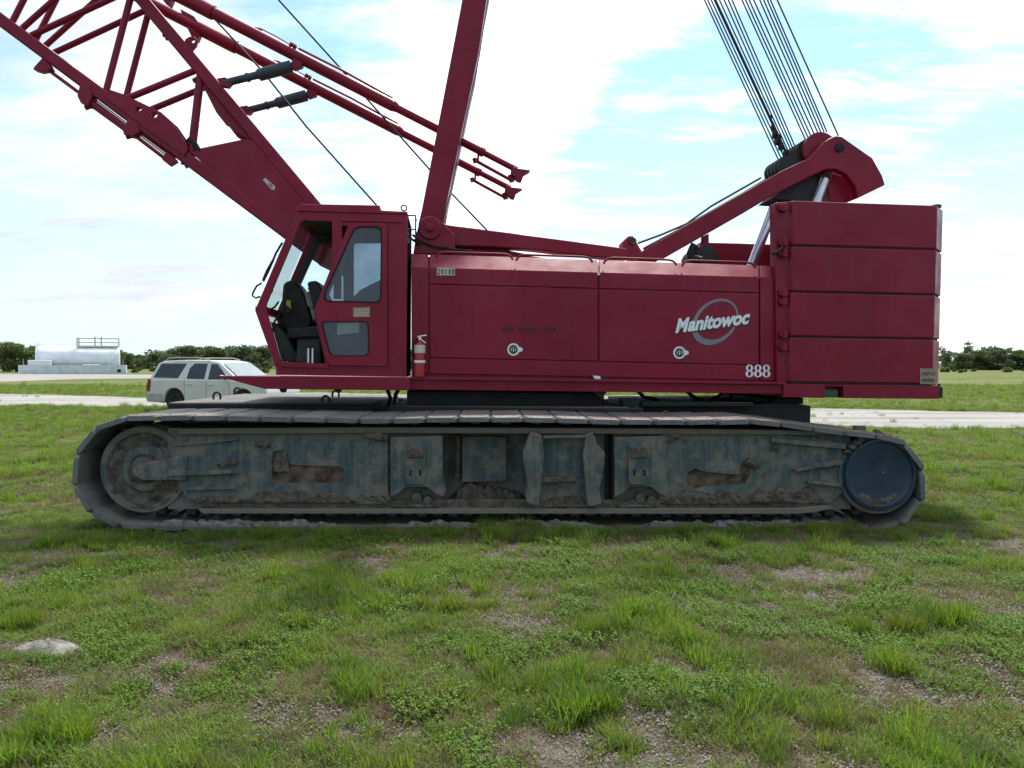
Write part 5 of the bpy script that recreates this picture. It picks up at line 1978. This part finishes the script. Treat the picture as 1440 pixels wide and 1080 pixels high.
# ================================================================== fuel tank beyond the far road
def tank():
    D = 131.0
    s = D / F

    P0, TH = (102 - 720) * s, R(26)

    def X(px):
        k_ = (px - 720) / F
        return P0 + (k_ * D - P0) / (math.cos(TH) - k_ * math.sin(TH))

    def Z(py):
        return EYE + (512 - py) * s
    x0, x1 = X(48.5), X(168)
    root = thing('storage_tank', ((x0 + x1) / 2, D + 3, 0), 'long white cylindrical storage tank with railed platform behind low wall', 'tank')
    rad = (Z(487) - 0.75) / 2
    zc = 0.75 + rad
    c = Vector((x0, D + 3, zc))
    mb = MB()
    mb.lathe(c, Vector((1, 0, 0)), [(0, 0), (0, rad * 0.96), (0.12, rad), (x1 - x0 - 0.12, rad), (x1 - x0, rad * 0.96), (x1 - x0, 0)], 40)
    build('shell', mb, M['tank'], root)
    for x in (74, 104, 136, 156):
        mb = MB()
        mb.lathe(Vector((X(x), D + 3, zc)), Vector((1, 0, 0)), [(0, rad), (0, rad + 0.03), (0.10, rad + 0.03), (0.10, rad)], 40)
        build('band', mb, M['tank'], root)
    for x in (62, 108, 152):
        mb = MB()
        mb.box((X(x), D + 1.6, 0), (X(x) + 0.5, D + 4.4, 0.95))
        build('saddle', mb, M['dike'], root)
    # railed platform
    mb = MB()
    a, b = X(107), X(167)
    zt = Z(487) + 0.08
    mb.box((a, D + 1.9, zt), (b, D + 4.1, zt + 0.10))
    pf = build('platform', mb, M['rail'], root)
    mb = MB()
    zr = Z(475)
    for y in (D + 1.95, D + 4.05):
        for x in (a, a + 0.35 * (b - a) * 0.12, (a + b) / 2 - 0.5, (a + b) / 2 + 0.5, b):
            top = zr + (0.35 if abs(x - (a + b) / 2) < 0.8 else 0)
            mb.tube((x, y, zt), (x, y, top), 0.045, 6)
        for z in (zr, (zt + zr) / 2):
            mb.tube((a, y, z), (b, y, z), 0.045, 6)
    for x in (a, b):
        for z in (zr, (zt + zr) / 2):
            mb.tube((x, D + 1.95, z), (x, D + 4.05, z), 0.045, 6)
    build('railing', mb, M['rail'], root)
    mb = MB()
    for x, h in ((49.5, 0.5), (53, 0.35), (85, 0.4)):
        mb.tube((X(x), D + 3, Z(487) - 0.1), (X(x), D + 3, Z(487) + h), 0.08, 8)
        mb.tube((X(x), D + 3, Z(487) + h), (X(x) + 0.4, D + 3, Z(487) + h), 0.08, 8)
    build('vent_pipe', mb, M['tank'], root)
    mb = MB()
    mb.path([(X(53), D + 0.9, Z(486)), (X(53), D + 0.9, 1.0), (X(60), D + 0.8, 1.0)], 0.07, 7)
    mb.path([(X(97), D + 0.7, 1.9), (X(100), D + 0.7, 1.3), (X(104), D + 0.7, 1.2)], 0.09, 7)
    build('filler_pipe', mb, M['dike'], root)
    mb = MB()
    mb.box((X(104), D + 0.98, Z(504.8)), (X(112), D + 1.06, Z(504)))
    build('placard', mb, M['grey'], root)
    # containment wall, its own thing
    wx0, wx1 = X(26), X(177.5)
    zw = Z(513.5)
    wl = thing('containment_wall', ((wx0 + wx1) / 2, D + 1.5, 0), 'low pale concrete containment wall round the white tank', 'wall')
    mb = MB()
    mb.box((wx0, D - 0.25, 0), (wx1, D, zw))
    mb.box((wx0, D + 6.0, 0), (wx1, D + 6.25, zw))
    mb.box((wx0, D + 0.0, 0), (wx0 + 0.25, D + 6.0, zw))
    mb.box((wx1 - 0.25, D + 0.0, 0), (wx1, D + 6.0, zw))
    build('wall', mb, M['dike'], wl, 0.02)
    mb = MB()
    mb.box((X(165), D - 0.32, Z(523.5)), (X(170), D - 0.25, Z(519.5)))
    build('drain_box', mb, M['base'], wl)
    bx = thing('pump_tank', ((X(39) + X(72.5)) / 2, D + 0.5, 0), 'small white rectangular pump tank in front of left end of storage tank', 'tank')
    mb = MB()
    mb.box((X(39), D + 0.08, 0), (X(72.5), D + 0.85, Z(506.5)))
    build('housing', mb, M['white'], bx, 0.12, 3)
    mb = MB()
    mb.box((X(50), D + 0.2, Z(506.5)), (X(62), D + 0.7, Z(505.6)))
    build('lid', mb, M['white'], bx, 0.03)
    bx = thing('low_trough', ((X(116) + X(140)) / 2, D + 0.5, 0), 'bright white low trough below the tank platform', 'trough')
    mb = MB()
    mb.box((X(116), D + 0.05, 0), (X(140), D + 0.7, Z(512.2)))
    build('basin', mb, M['white'], bx, 0.05)
    for x, lab in ((33, 'slim pale post at left end of the containment wall'), (173, 'slim pale post at right end of the containment wall')):
        mb = MB()
        mb.tube((X(x), D - 0.12, zw - 0.02), (X(x), D - 0.12, Z(505)), 0.09, 8)
        tag(build('post', mb, M['rail'], None), lab, 'post', 'posts on the containment wall')
    rot = Matrix.Rotation(TH, 3, 'Z')
    piv = Vector((P0, D, 0))
    for o in list(COL.objects):
        if o.parent is None and o.name.split('.')[0] in ('storage_tank', 'containment_wall', 'pump_tank', 'low_trough', 'post'):
            o.location = piv + rot @ (o.location - piv)
            o.rotation_euler.z = TH


tank()


# ================================================================== trees
def leaf_cloud(name, blobs, nleaf, size, mat, seed):
    r = np.random.default_rng(seed)
    verts, faces, tint = [], [], []
    wts = np.array([b[3] ** 2 for b in blobs])
    wts = wts / wts.sum()
    pick = r.choice(len(blobs), nleaf, p=wts)
    for b in pick:
        cx, cy, cz, rad = blobs[b]
        d = r.normal(size=3)
        d /= np.linalg.norm(d)
        rr = rad * (0.45 + 0.62 * r.random() ** 0.6)
        c = np.array([cx, cy, cz]) + d * rr * np.array([1, 1, 0.85])
        n = d * 0.6 + r.normal(size=3) * 0.6
        n /= np.linalg.norm(n)
        a = np.cross(n, r.normal(size=3))
        a /= np.linalg.norm(a)
        b2 = np.cross(n, a)
        s = size * r.uniform(0.55, 1.25)
        i0 = len(verts)
        verts += [c - a * s * 0.9, c - b2 * s * 0.45, c + a * s, c + b2 * s * 0.5]
        faces.append((i0, i0 + 1, i0 + 2, i0 + 3))
        t = float(np.clip(r.normal(0.45, 0.28), 0, 1))
        tint += [t] * 4
    me = bpy.data.meshes.new(name)
    me.from_pydata([tuple(v) for v in verts], [], faces)
    at = me.attributes.new('tint', 'FLOAT', 'POINT')
    at.data.foreach_set('value', np.array(tint, np.float32))
    me.materials.append(mat)
    return me


def trunk_mesh(h, seed):
    r = random.Random(seed)
    mb = MB()
    lean = Vector((r.uniform(-0.1, 0.1), r.uniform(-0.1, 0.1), 0))
    mb.path([Vector((0, 0, -0.1)), Vector((0, 0, h * 0.2)) + lean * h * 0.3, Vector((0, 0, h * 0.45)) + lean * h * 0.5, Vector((0, 0, h * 0.8)) + lean * h], [h * 0.03, h * 0.024, h * 0.018, h * 0.006], 7)
    for i in range(5):
        a = r.uniform(0, 6.28)
        z0 = h * r.uniform(0.22, 0.5)
        p0 = Vector((0, 0, z0)) + lean * z0
        e = p0 + Vector((math.cos(a), math.sin(a), 0.9)) * h * r.uniform(0.2, 0.32)
        mb.path([p0, p0.lerp(e, 0.5) + Vector((0, 0, 0.05 * h)), e], [h * 0.013, h * 0.009, h * 0.003], 5)
    bmesh.ops.recalc_face_normals(mb.bm, faces=mb.bm.faces)
    me = bpy.data.meshes.new('trunk')
    mb.bm.to_mesh(me)
    mb.bm.free()
    me.materials.append(M['bark'])
    return me


PROTO = []
for k in range(5):
    r = random.Random(40 + k)
    blobs = []
    n_ = 26 + 2 * k
    for i in range(n_):
        a = r.uniform(0, 6.28)
        z = r.uniform(0.05, 0.86)
        w_ = 0.46 * math.sin(math.pi * min(0.95, max(0.22, (z + 0.06) / 1.0))) ** 0.7
        d = w_ * r.random() ** 0.5
        blobs.append((math.cos(a) * d, math.sin(a) * d, z, r.uniform(0.07, 0.18)))
    PROTO.append((leaf_cloud('crown', blobs, 4200, 0.036, M['leaf_a'] if k % 2 == 0 else M['leaf_b'], 90 + k), trunk_mesh(1.0, 20 + k)))


def tree(px, ybase_d, h, kind, label, group, wide=1.0):
    D = ybase_d
    x = (px - 720) / F * D
    root = thing('tree', (x, D, 0), label, 'tree', group)
    cm_, tm = PROTO[kind]
    for nm, me in (('crown', cm_), ('trunk', tm)):
        o = bpy.data.objects.new(nm, me)
        COL.objects.link(o)
        o.parent = root
        o.scale = (h * wide, h * wide, h)
        o.rotation_euler = (0, 0, random.uniform(0, 6.28))
        ORI[o.name] = Vector((x, D, 0))


TR = [
    (6, 168, 7.6, 0, 'tall dark tree at the far left edge behind the storage tank'),
    (24, 160, 6.6, 1, 'bushy tree just left of the storage tank'),
    (40, 172, 6.2, 2, 'thin-topped tree rising beside the left end of storage tank'),
    (176, 250, 6.0, 3, 'low far tree just right of the tank platform'),
    (195, 255, 5.4, 4, 'low far tree midway between storage tank and parked car'),
    (216, 250, 5.8, 1, 'low far tree over the rear corner of the parked car'),
    (246, 200, 6.4, 0, 'rounded tree over the rear roof of the parked car'),
    (262, 192, 6.9, 3, 'paler green tree over the middle of the car roof'),
    (284, 205, 7.0, 2, 'tallest tree above the front door of the parked car'),
    (305, 196, 6.6, 1, 'lighter bushy tree above the car windscreen'),
    (326, 200, 7.2, 4, 'high-domed tree between parked car and crane cab'),
    (346, 190, 7.2, 0, 'dark tree just left of the crane cab front'),
    (366, 195, 6.8, 1, 'tree partly hidden behind the crane cab lower windshield'),
    (1338, 215, 5.4, 2, 'dark tree right beside the crane counterweight'),
    (1352, 205, 5.0, 1, 'paler low tree second from the crane counterweight'),
    (1368, 212, 5.8, 0, 'rounded dark tree third from the crane counterweight'),
    (1384, 208, 5.9, 3, 'broad tree left of the tallest right-hand tree'),
    (1398, 214, 7.1, 4, 'tallest tree in the right-hand wood'),
    (1413, 206, 6.2, 2, 'dense dark tree right of the tallest right-hand tree'),
    (1428, 210, 6.3, 0, 'spiky-topped dark tree near the right edge'),
    (1441, 205, 5.9, 3, 'tree cut by the right edge of the picture'),
]
for px, D, h, kind, lab in TR:
    tree(px, D, h, kind, lab, 'trees along the far edge of the field', 1.45)


def treeline():
    """the unbroken wood along the horizon"""
    r = np.random.default_rng(5)
    blobs = []
    for x in np.arange(-420, 420, 2.6):
        y = 285 + 18 * math.sin(x * 0.021) + r.uniform(-8, 8)
        hh = (3.2 + 3.4 * float(vnoise(np.array([x * 0.05]), np.array([2.0]), 3)[0]) + r.uniform(-0.7, 1.2))
        pxx = 720 + x / y * F
        hh += 2.6 if pxx > 1320 else (1.6 if 235 < pxx < 380 or pxx < 40 else 0.0)
        for z in np.arange(1.0, hh, 1.5):
            blobs.append((x + r.uniform(-1.5, 1.5), y + r.uniform(-3, 3), z, r.uniform(1.3, 2.1)))
    me = leaf_cloud('treeline', blobs, 90000, 0.62, M['leaf_a'], 8)
    o = bpy.data.objects.new('treeline', me)
    COL.objects.link(o)
    tag(o, 'unbroken dark wood along the horizon', None, None, 'stuff')


treeline()


def shrubs():
    """rough bushes and tall weeds at the foot of the wood"""
    r = np.random.default_rng(15)
    blobs = []
    for x in np.arange(-200, 220, 1.3):
        if r.random() < 0.35:
            continue
        y = 150 + r.uniform(-6, 30)
        s = r.uniform(0.35, 0.95)
        blobs.append((x, y, s * 0.5, s))
    me = leaf_cloud('undergrowth', blobs, 16000, 0.42, M['leaf_b'], 18)
    o = bpy.data.objects.new('undergrowth', me)
    COL.objects.link(o)
    tag(o, 'rough low bushes at the foot of the far wood', None, None, 'stuff')


shrubs()

# ================================================================== mounds and stones on the grass
def mound(px, py, rx, ry, h, name, label, cat, seed, mat):
    g = ground_pt(px, py)
    z0 = float(height_at(np.array([g.x]), np.array([g.y]))[0])
    mb = MB()
    n, k_ = 40, 9
    rr = random.Random(seed)
    ph = [rr.uniform(0, 6.28) for _ in range(5)]
    rings = []
    for i in range(k_ + 1):
        t = i / k_
        ring = []
        for j in range(n):
            a = 2 * math.pi * j / n
            e = 1 + 0.16 * math.sin(2 * a + ph[0]) + 0.10 * math.sin(3 * a + ph[1]) + 0.06 * math.sin(7 * a + ph[2])
            hh = h * (1 - t * t) ** 1.1 * (1 + 0.10 * math.sin(5 * a + ph[3] + t * 4)) - 0.02 * t + rr.uniform(-0.06, 0.06) * h * (1 - t)
            ring.append(mb.bm.verts.new((g.x + rx * e * t * math.cos(a), g.y + ry * e * t * math.sin(a), z0 + hh)))
            if i == 0:
                break
        rings.append(ring)
    for A, B in zip(rings, rings[1:]):
        for j in range(n):
            if len(A) == 1:
                mb.face([A[0], B[j], B[(j + 1) % n]])
            else:
                mb.face([A[j], B[j], B[(j + 1) % n], A[(j + 1) % n]])
    return tag(build(name, mb, mat, None, origin=Vector((g.x, g.y, z0))), label, cat)


mound(66, 914, 0.24, 0.15, 0.060, 'sand_mound', 'pale grey sand mound in the grass at lower left', 'mound', 3, M['stone'])
mound(262, 889, 0.05, 0.035, 0.025, 'stone', 'small white stone in the grass right of the sand mound', 'stone', 5, M['stone'])
mound(216, 962, 0.06, 0.035, 0.018, 'stone', 'flat pale stone below and right of the sand mound', 'stone', 8, M['stone'])
mound(1141, 841, 0.06, 0.05, 0.035, 'stone', 'white stone on the bare sand patch at right', 'stone', 11, M['stone'])


# ================================================================== grass
LIB = bpy.data.collections.new('grass_tufts')


def tuft(name, nb, l0, l1, spread, wd, lean, mat, seed, flat=0.0):
    r = np.random.default_rng(seed)
    verts, faces, tint = [], [], []
    for i in range(nb):
        a = r.uniform(0, 2 * np.pi)
        d = spread * np.sqrt(r.random())
        b = r.uniform(0, 2 * np.pi)
        base = np.array([d * np.cos(b), d * np.sin(b), 0])
        ln = r.uniform(l0, l1)
        le = lean * r.uniform(0.3, 1.2)
        dirh = np.array([np.cos(a), np.sin(a), 0])
        side = np.array([-np.sin(a), np.cos(a), 0]) * wd * r.uniform(0.6, 1.3)
        t = float(r.random())
        i0 = len(verts)
        up = 1 - flat * r.uniform(0.6, 1.0)
        for k, (f, wk) in enumerate(((0, 0.8), (0.38, 1.0), (0.74, 0.7))):
            c = base + dirh * ln * le * f ** 1.7 + np.array([0, 0, ln * up * (f - 0.25 * le * f * f) - 0.01])
            verts += [c - side * wk * 0.5, c + side * wk * 0.5]
        f = 1.0
        verts.append(base + dirh * ln * le + np.array([0, 0, ln * up * (1 - 0.25 * le) - 0.01]))
        faces += [(i0, i0 + 1, i0 + 3, i0 + 2), (i0 + 2, i0 + 3, i0 + 5, i0 + 4), (i0 + 4, i0 + 5, i0 + 6)]
        tint += [t] * 7
    return lib_mesh(name, verts, faces, tint, mat)


def lib_mesh(name, verts, faces, tint, mat):
    me = bpy.data.meshes.new(name)
    me.from_pydata([tuple(v) for v in verts], [], faces)
    at = me.attributes.new('tint', 'FLOAT', 'POINT')
    at.data.foreach_set('value', np.array(tint, np.float32))
    me.polygons.foreach_set('use_smooth', [True] * len(me.polygons))
    me.materials.append(mat)
    o = bpy.data.objects.new(name, me)
    LIB.objects.link(o)
    return o


def weed(name, ns, h0, h1, leaf, spread, seed):
    r = np.random.default_rng(seed)
    verts, faces, tint = [], [], []
    for i in range(ns):
        b = r.uniform(0, 2 * np.pi)
        d = spread * np.sqrt(r.random())
        base = np.array([d * np.cos(b), d * np.sin(b), 0])
        h = r.uniform(h0, h1)
        top = base + np.array([r.uniform(-0.4, 0.4) * h, r.uniform(-0.4, 0.4) * h, h])
        s = 0.0012
        i0 = len(verts)
        verts += [base + [-s, 0, -0.01], base + [s, 0, -0.01], top + [s, 0, 0], top + [-s, 0, 0]]
        faces.append((i0, i0 + 1, i0 + 2, i0 + 3))
        tint += [0.1] * 4
        for k in range(7):
            f = 0.25 + 0.75 * (k + r.random()) / 7
            c0 = base + (top - base) * f
            a = r.uniform(0, 2 * np.pi)
            ln = leaf * r.uniform(0.7, 1.35)
            dv = np.array([np.cos(a), np.sin(a), r.uniform(-0.15, 0.65)])
            sd = np.array([-np.sin(a), np.cos(a), r.uniform(-0.2, 0.2)]) * ln * 0.36
            i0 = len(verts)
            verts += [c0, c0 + dv * ln * 0.5 - sd, c0 + dv * ln, c0 + dv * ln * 0.5 + sd]
            faces.append((i0, i0 + 1, i0 + 2, i0 + 3))
            tint += [float(r.random())] * 4
    return lib_mesh(name, verts, faces, tint, M['weed'])


# order of names = index
tuft('a_short', 26, 0.025, 0.065, 0.060, 0.0042, 0.9, M['blade'], 1)
tuft('b_short', 24, 0.03, 0.080, 0.065, 0.0044, 1.0, M['blade'], 2)
tuft('c_mid', 30, 0.05, 0.115, 0.050, 0.0044, 0.75, M['blade'], 3)
tuft('d_tall', 42, 0.11, 0.21, 0.045, 0.0044, 0.62, M['blade'], 4)
weed('e_weed', 11, 0.02, 0.055, 0.011, 0.07, 5)
weed('f_weed', 12, 0.03, 0.080, 0.0145, 0.08, 6)
tuft('g_dry', 26, 0.05, 0.12, 0.085, 0.0024, 1.2, M['drygrass'], 7, 0.55)
tuft('h_dry', 22, 0.07, 0.15, 0.06, 0.0022, 0.7, M['drygrass'], 8, 0.1)


def litter(name, seed):
    r = np.random.default_rng(seed)
    verts, faces, tint = [], [], []
    for i in range(26):
        c = np.array([r.normal(0, 0.06), r.normal(0, 0.06), 0.002])
        t = float(r.random())
        i0 = len(verts)
        if i < 12:                       # grit
            q = r.uniform(0.002, 0.007)
            for d in ((1, 0, 0), (0, 1, 0), (-1, 0, 0), (0, -1, 0), (0, 0, 0.8)):
                verts.append(c + np.array(d) * q * r.uniform(0.6, 1.3, 3))
            faces += [(i0, i0 + 1, i0 + 4), (i0 + 1, i0 + 2, i0 + 4), (i0 + 2, i0 + 3, i0 + 4), (i0 + 3, i0, i0 + 4)]
            tint += [t] * 5
        else:                            # straw and dead leaf scraps
            a = r.uniform(0, 6.28)
            d = np.array([np.cos(a), np.sin(a), r.uniform(0, 0.3)]) * (r.uniform(0.012, 0.05) if i < 23 else r.uniform(0.006, 0.016))
            sd = np.array([-np.sin(a), np.cos(a), 0.2]) * (r.uniform(0.0006, 0.0013) if i < 23 else r.uniform(0.0015, 0.004))
            verts += [c - sd, c + d * 0.5 - sd, c + d, c + sd + np.array([0, 0, 0.002])]
            faces.append((i0, i0 + 1, i0 + 2, i0 + 3))
            tint += [t] * 4
    return lib_mesh(name, verts, faces, tint, M['litter'])


litter('i_litter', 9)


def scatter(name, x, y, z, kind, scl, label):
    n = len(x)
    me = bpy.data.meshes.new(name)
    me.vertices.add(n)
    me.vertices.foreach_set('co', np.stack([x, y, z], 1).ravel().astype(np.float32))
    for nm, ty, val in (('pick', 'INT', kind.astype(np.int32)), ('size', 'FLOAT', scl.astype(np.float32)), ('turn', 'FLOAT', rng.uniform(0, 6.283, n).astype(np.float32))):
        a = me.attributes.new(nm, ty, 'POINT')
        a.data.foreach_set('value', val)
    o = bpy.data.objects.new(name, me)
    COL.objects.link(o)
    ng = bpy.data.node_groups.new('scatter_tufts', 'GeometryNodeTree')
    ng.interface.new_socket('Geometry', in_out='INPUT', socket_type='NodeSocketGeometry')
    ng.interface.new_socket('Geometry', in_out='OUTPUT', socket_type='NodeSocketGeometry')
    gi, go = ng.nodes.new('NodeGroupInput'), ng.nodes.new('NodeGroupOutput')
    m2p = ng.nodes.new('GeometryNodeMeshToPoints')
    ci = ng.nodes.new('GeometryNodeCollectionInfo')
    ci.inputs['Collection'].default_value = LIB
    ci.inputs['Separate Children'].default_value = True
    ci.inputs['Reset Children'].default_value = True
    iop = ng.nodes.new('GeometryNodeInstanceOnPoints')
    iop.inputs['Pick Instance'].default_value = True

    def named(nm, ty):
        k_ = ng.nodes.new('GeometryNodeInputNamedAttribute')
        k_.data_type = ty
        k_.inputs['Name'].default_value = nm
        return k_.outputs['Attribute']
    cx = ng.nodes.new('ShaderNodeCombineXYZ')
    lk = ng.links.new
    lk(named('turn', 'FLOAT'), cx.inputs[2])
    lk(gi.outputs[0], m2p.inputs[0])
    lk(m2p.outputs[0], iop.inputs['Points'])
    lk(ci.outputs[0], iop.inputs['Instance'])
    lk(named('pick', 'INT'), iop.inputs['Instance Index'])
    lk(cx.outputs[0], iop.inputs['Rotation'])
    lk(named('size', 'FLOAT'), iop.inputs['Scale'])
    lk(iop.outputs[0], go.inputs[0])
    md = o.modifiers.new('tufts', 'NODES')
    md.node_group = ng
    tag(o, label, None, None, 'stuff')
    return o


def candidates(y0, y1, dens, mx):
    area = (y1 - y0) * 2 * mx
    n = int(area * dens)
    y = rng.uniform(y0, y1, n)
    x = rng.uniform(-mx, mx, n)
    ok = np.abs(x) < y * 0.72 + 1.6
    return x[ok], y[ok]


def crawler_clear(x, y):
    inx = np.abs(x) < 4.25
    fy = LO.o.y + x * math.tan(R(1.6))
    return ~(inx & (((y > fy - 0.02) & (y < fy + 1.12)) | ((y > fy + 4.1) & (y < fy + 5.3))))


gx, gy, gk, gs = [], [], [], []
for y0, y1, dens, mx, s0 in ((2.3, 5.2, 1050, 5.5, 0.84), (5.2, 9.0, 720, 8.2, 0.92), (9.0, 16, 230, 13.5, 1.15), (16, 30, 85, 24, 1.55), (30, 60, 16, 46, 2.1)):
    x, y = candidates(y0, y1, dens, mx)
    b = bare_at(x, y)
    keep = rng.random(len(x)) > sstep(b, 0.16, 0.70) * (0.95 if y0 < 9 else 0.45)
    keep &= crawler_clear(x, y)
    rd = on_road(x, y, 0.15)
    keep &= ~rd | (rng.random(len(x)) < 0.010)
    x, y, b = x[keep], y[keep], b[keep]
    tall = fbm(x, y, 1.7, 3, 51)
    wd = fbm(x, y, 2.3, 3, 61)
    dr = dry_at(x, y)
    q = rng.random(len(x))
    k_ = np.where(q < 0.5, 0, 1)
    k_ = np.where((rng.random(len(x)) < sstep(tall, 0.46, 0.72) * 0.6), 2, k_)
    k_ = np.where((tall > 0.54) & (rng.random(len(x)) < 0.05), 3, k_)
    wm_ = rng.random(len(x)) < 0.05 + sstep(wd, 0.50, 0.66) * 0.50
    k_ = np.where(wm_, np.where(rng.random(len(x)) < 0.5, 4, 5), k_)
    dm = rng.random(len(x)) < 0.08 + dr * 0.28 + sstep(b, 0.12, 0.4) * 0.25
    k_ = np.where(dm, np.where(rng.random(len(x)) < 0.72, 6, 7), k_)
    s = s0 * rng.uniform(0.7, 1.25, len(x)) * (0.75 + 0.5 * tall)
    s = np.where(b > 0.35, s * 0.7, s)
    # longer growth along the foot of the crawler where no mower reaches
    fy = LO.o.y + x * math.tan(R(1.6))
    edge_ = (np.abs(x) < 4.5) & (y > fy - 0.28) & (y < fy)
    s = np.where(edge_, s * 1.15, s)
    k_ = np.where(edge_ & (rng.random(len(x)) < 0.3), 2, k_)
    gx.append(x), gy.append(y), gk.append(k_), gs.append(s)
# a few single tall tussocks
for px, py, n_ in ((825, 1000, 26), (1330, 880, 22), (30, 880, 26), (630, 860, 12), (1280, 890, 16), (700, 760, 20), (470, 760, 16), (1010, 770, 14), (690, 745, 16), (1270, 940, 10), (80, 1040, 18), (820, 885, 8), (740, 745, 14)):
    g = ground_pt(px, py)
    x = rng.normal(g.x, 0.07, n_)
    y = rng.normal(g.y, 0.05, n_)
    gx.append(x), gy.append(y), gk.append(np.full(n_, 3)), gs.append(rng.uniform(0.6, 1.0, n_))
x, y = candidates(2.3, 9.0, 420, 8.0)
keep = (rng.random(len(x)) < 0.25 + sstep(bare_at(x, y), 0.10, 0.40)) & crawler_clear(x, y)
x, y = x[keep], y[keep]
gx.append(x), gy.append(y), gk.append(np.full(len(x), 8)), gs.append(rng.uniform(0.7, 1.4, len(x)))
gx, gy, gk, gs = map(np.concatenate, (gx, gy, gk, gs))
scatter('grass', gx, gy, height_at(gx, gy), gk, gs, 'rough patchy grass with weeds and dry stems')
print('tufts', len(gx))
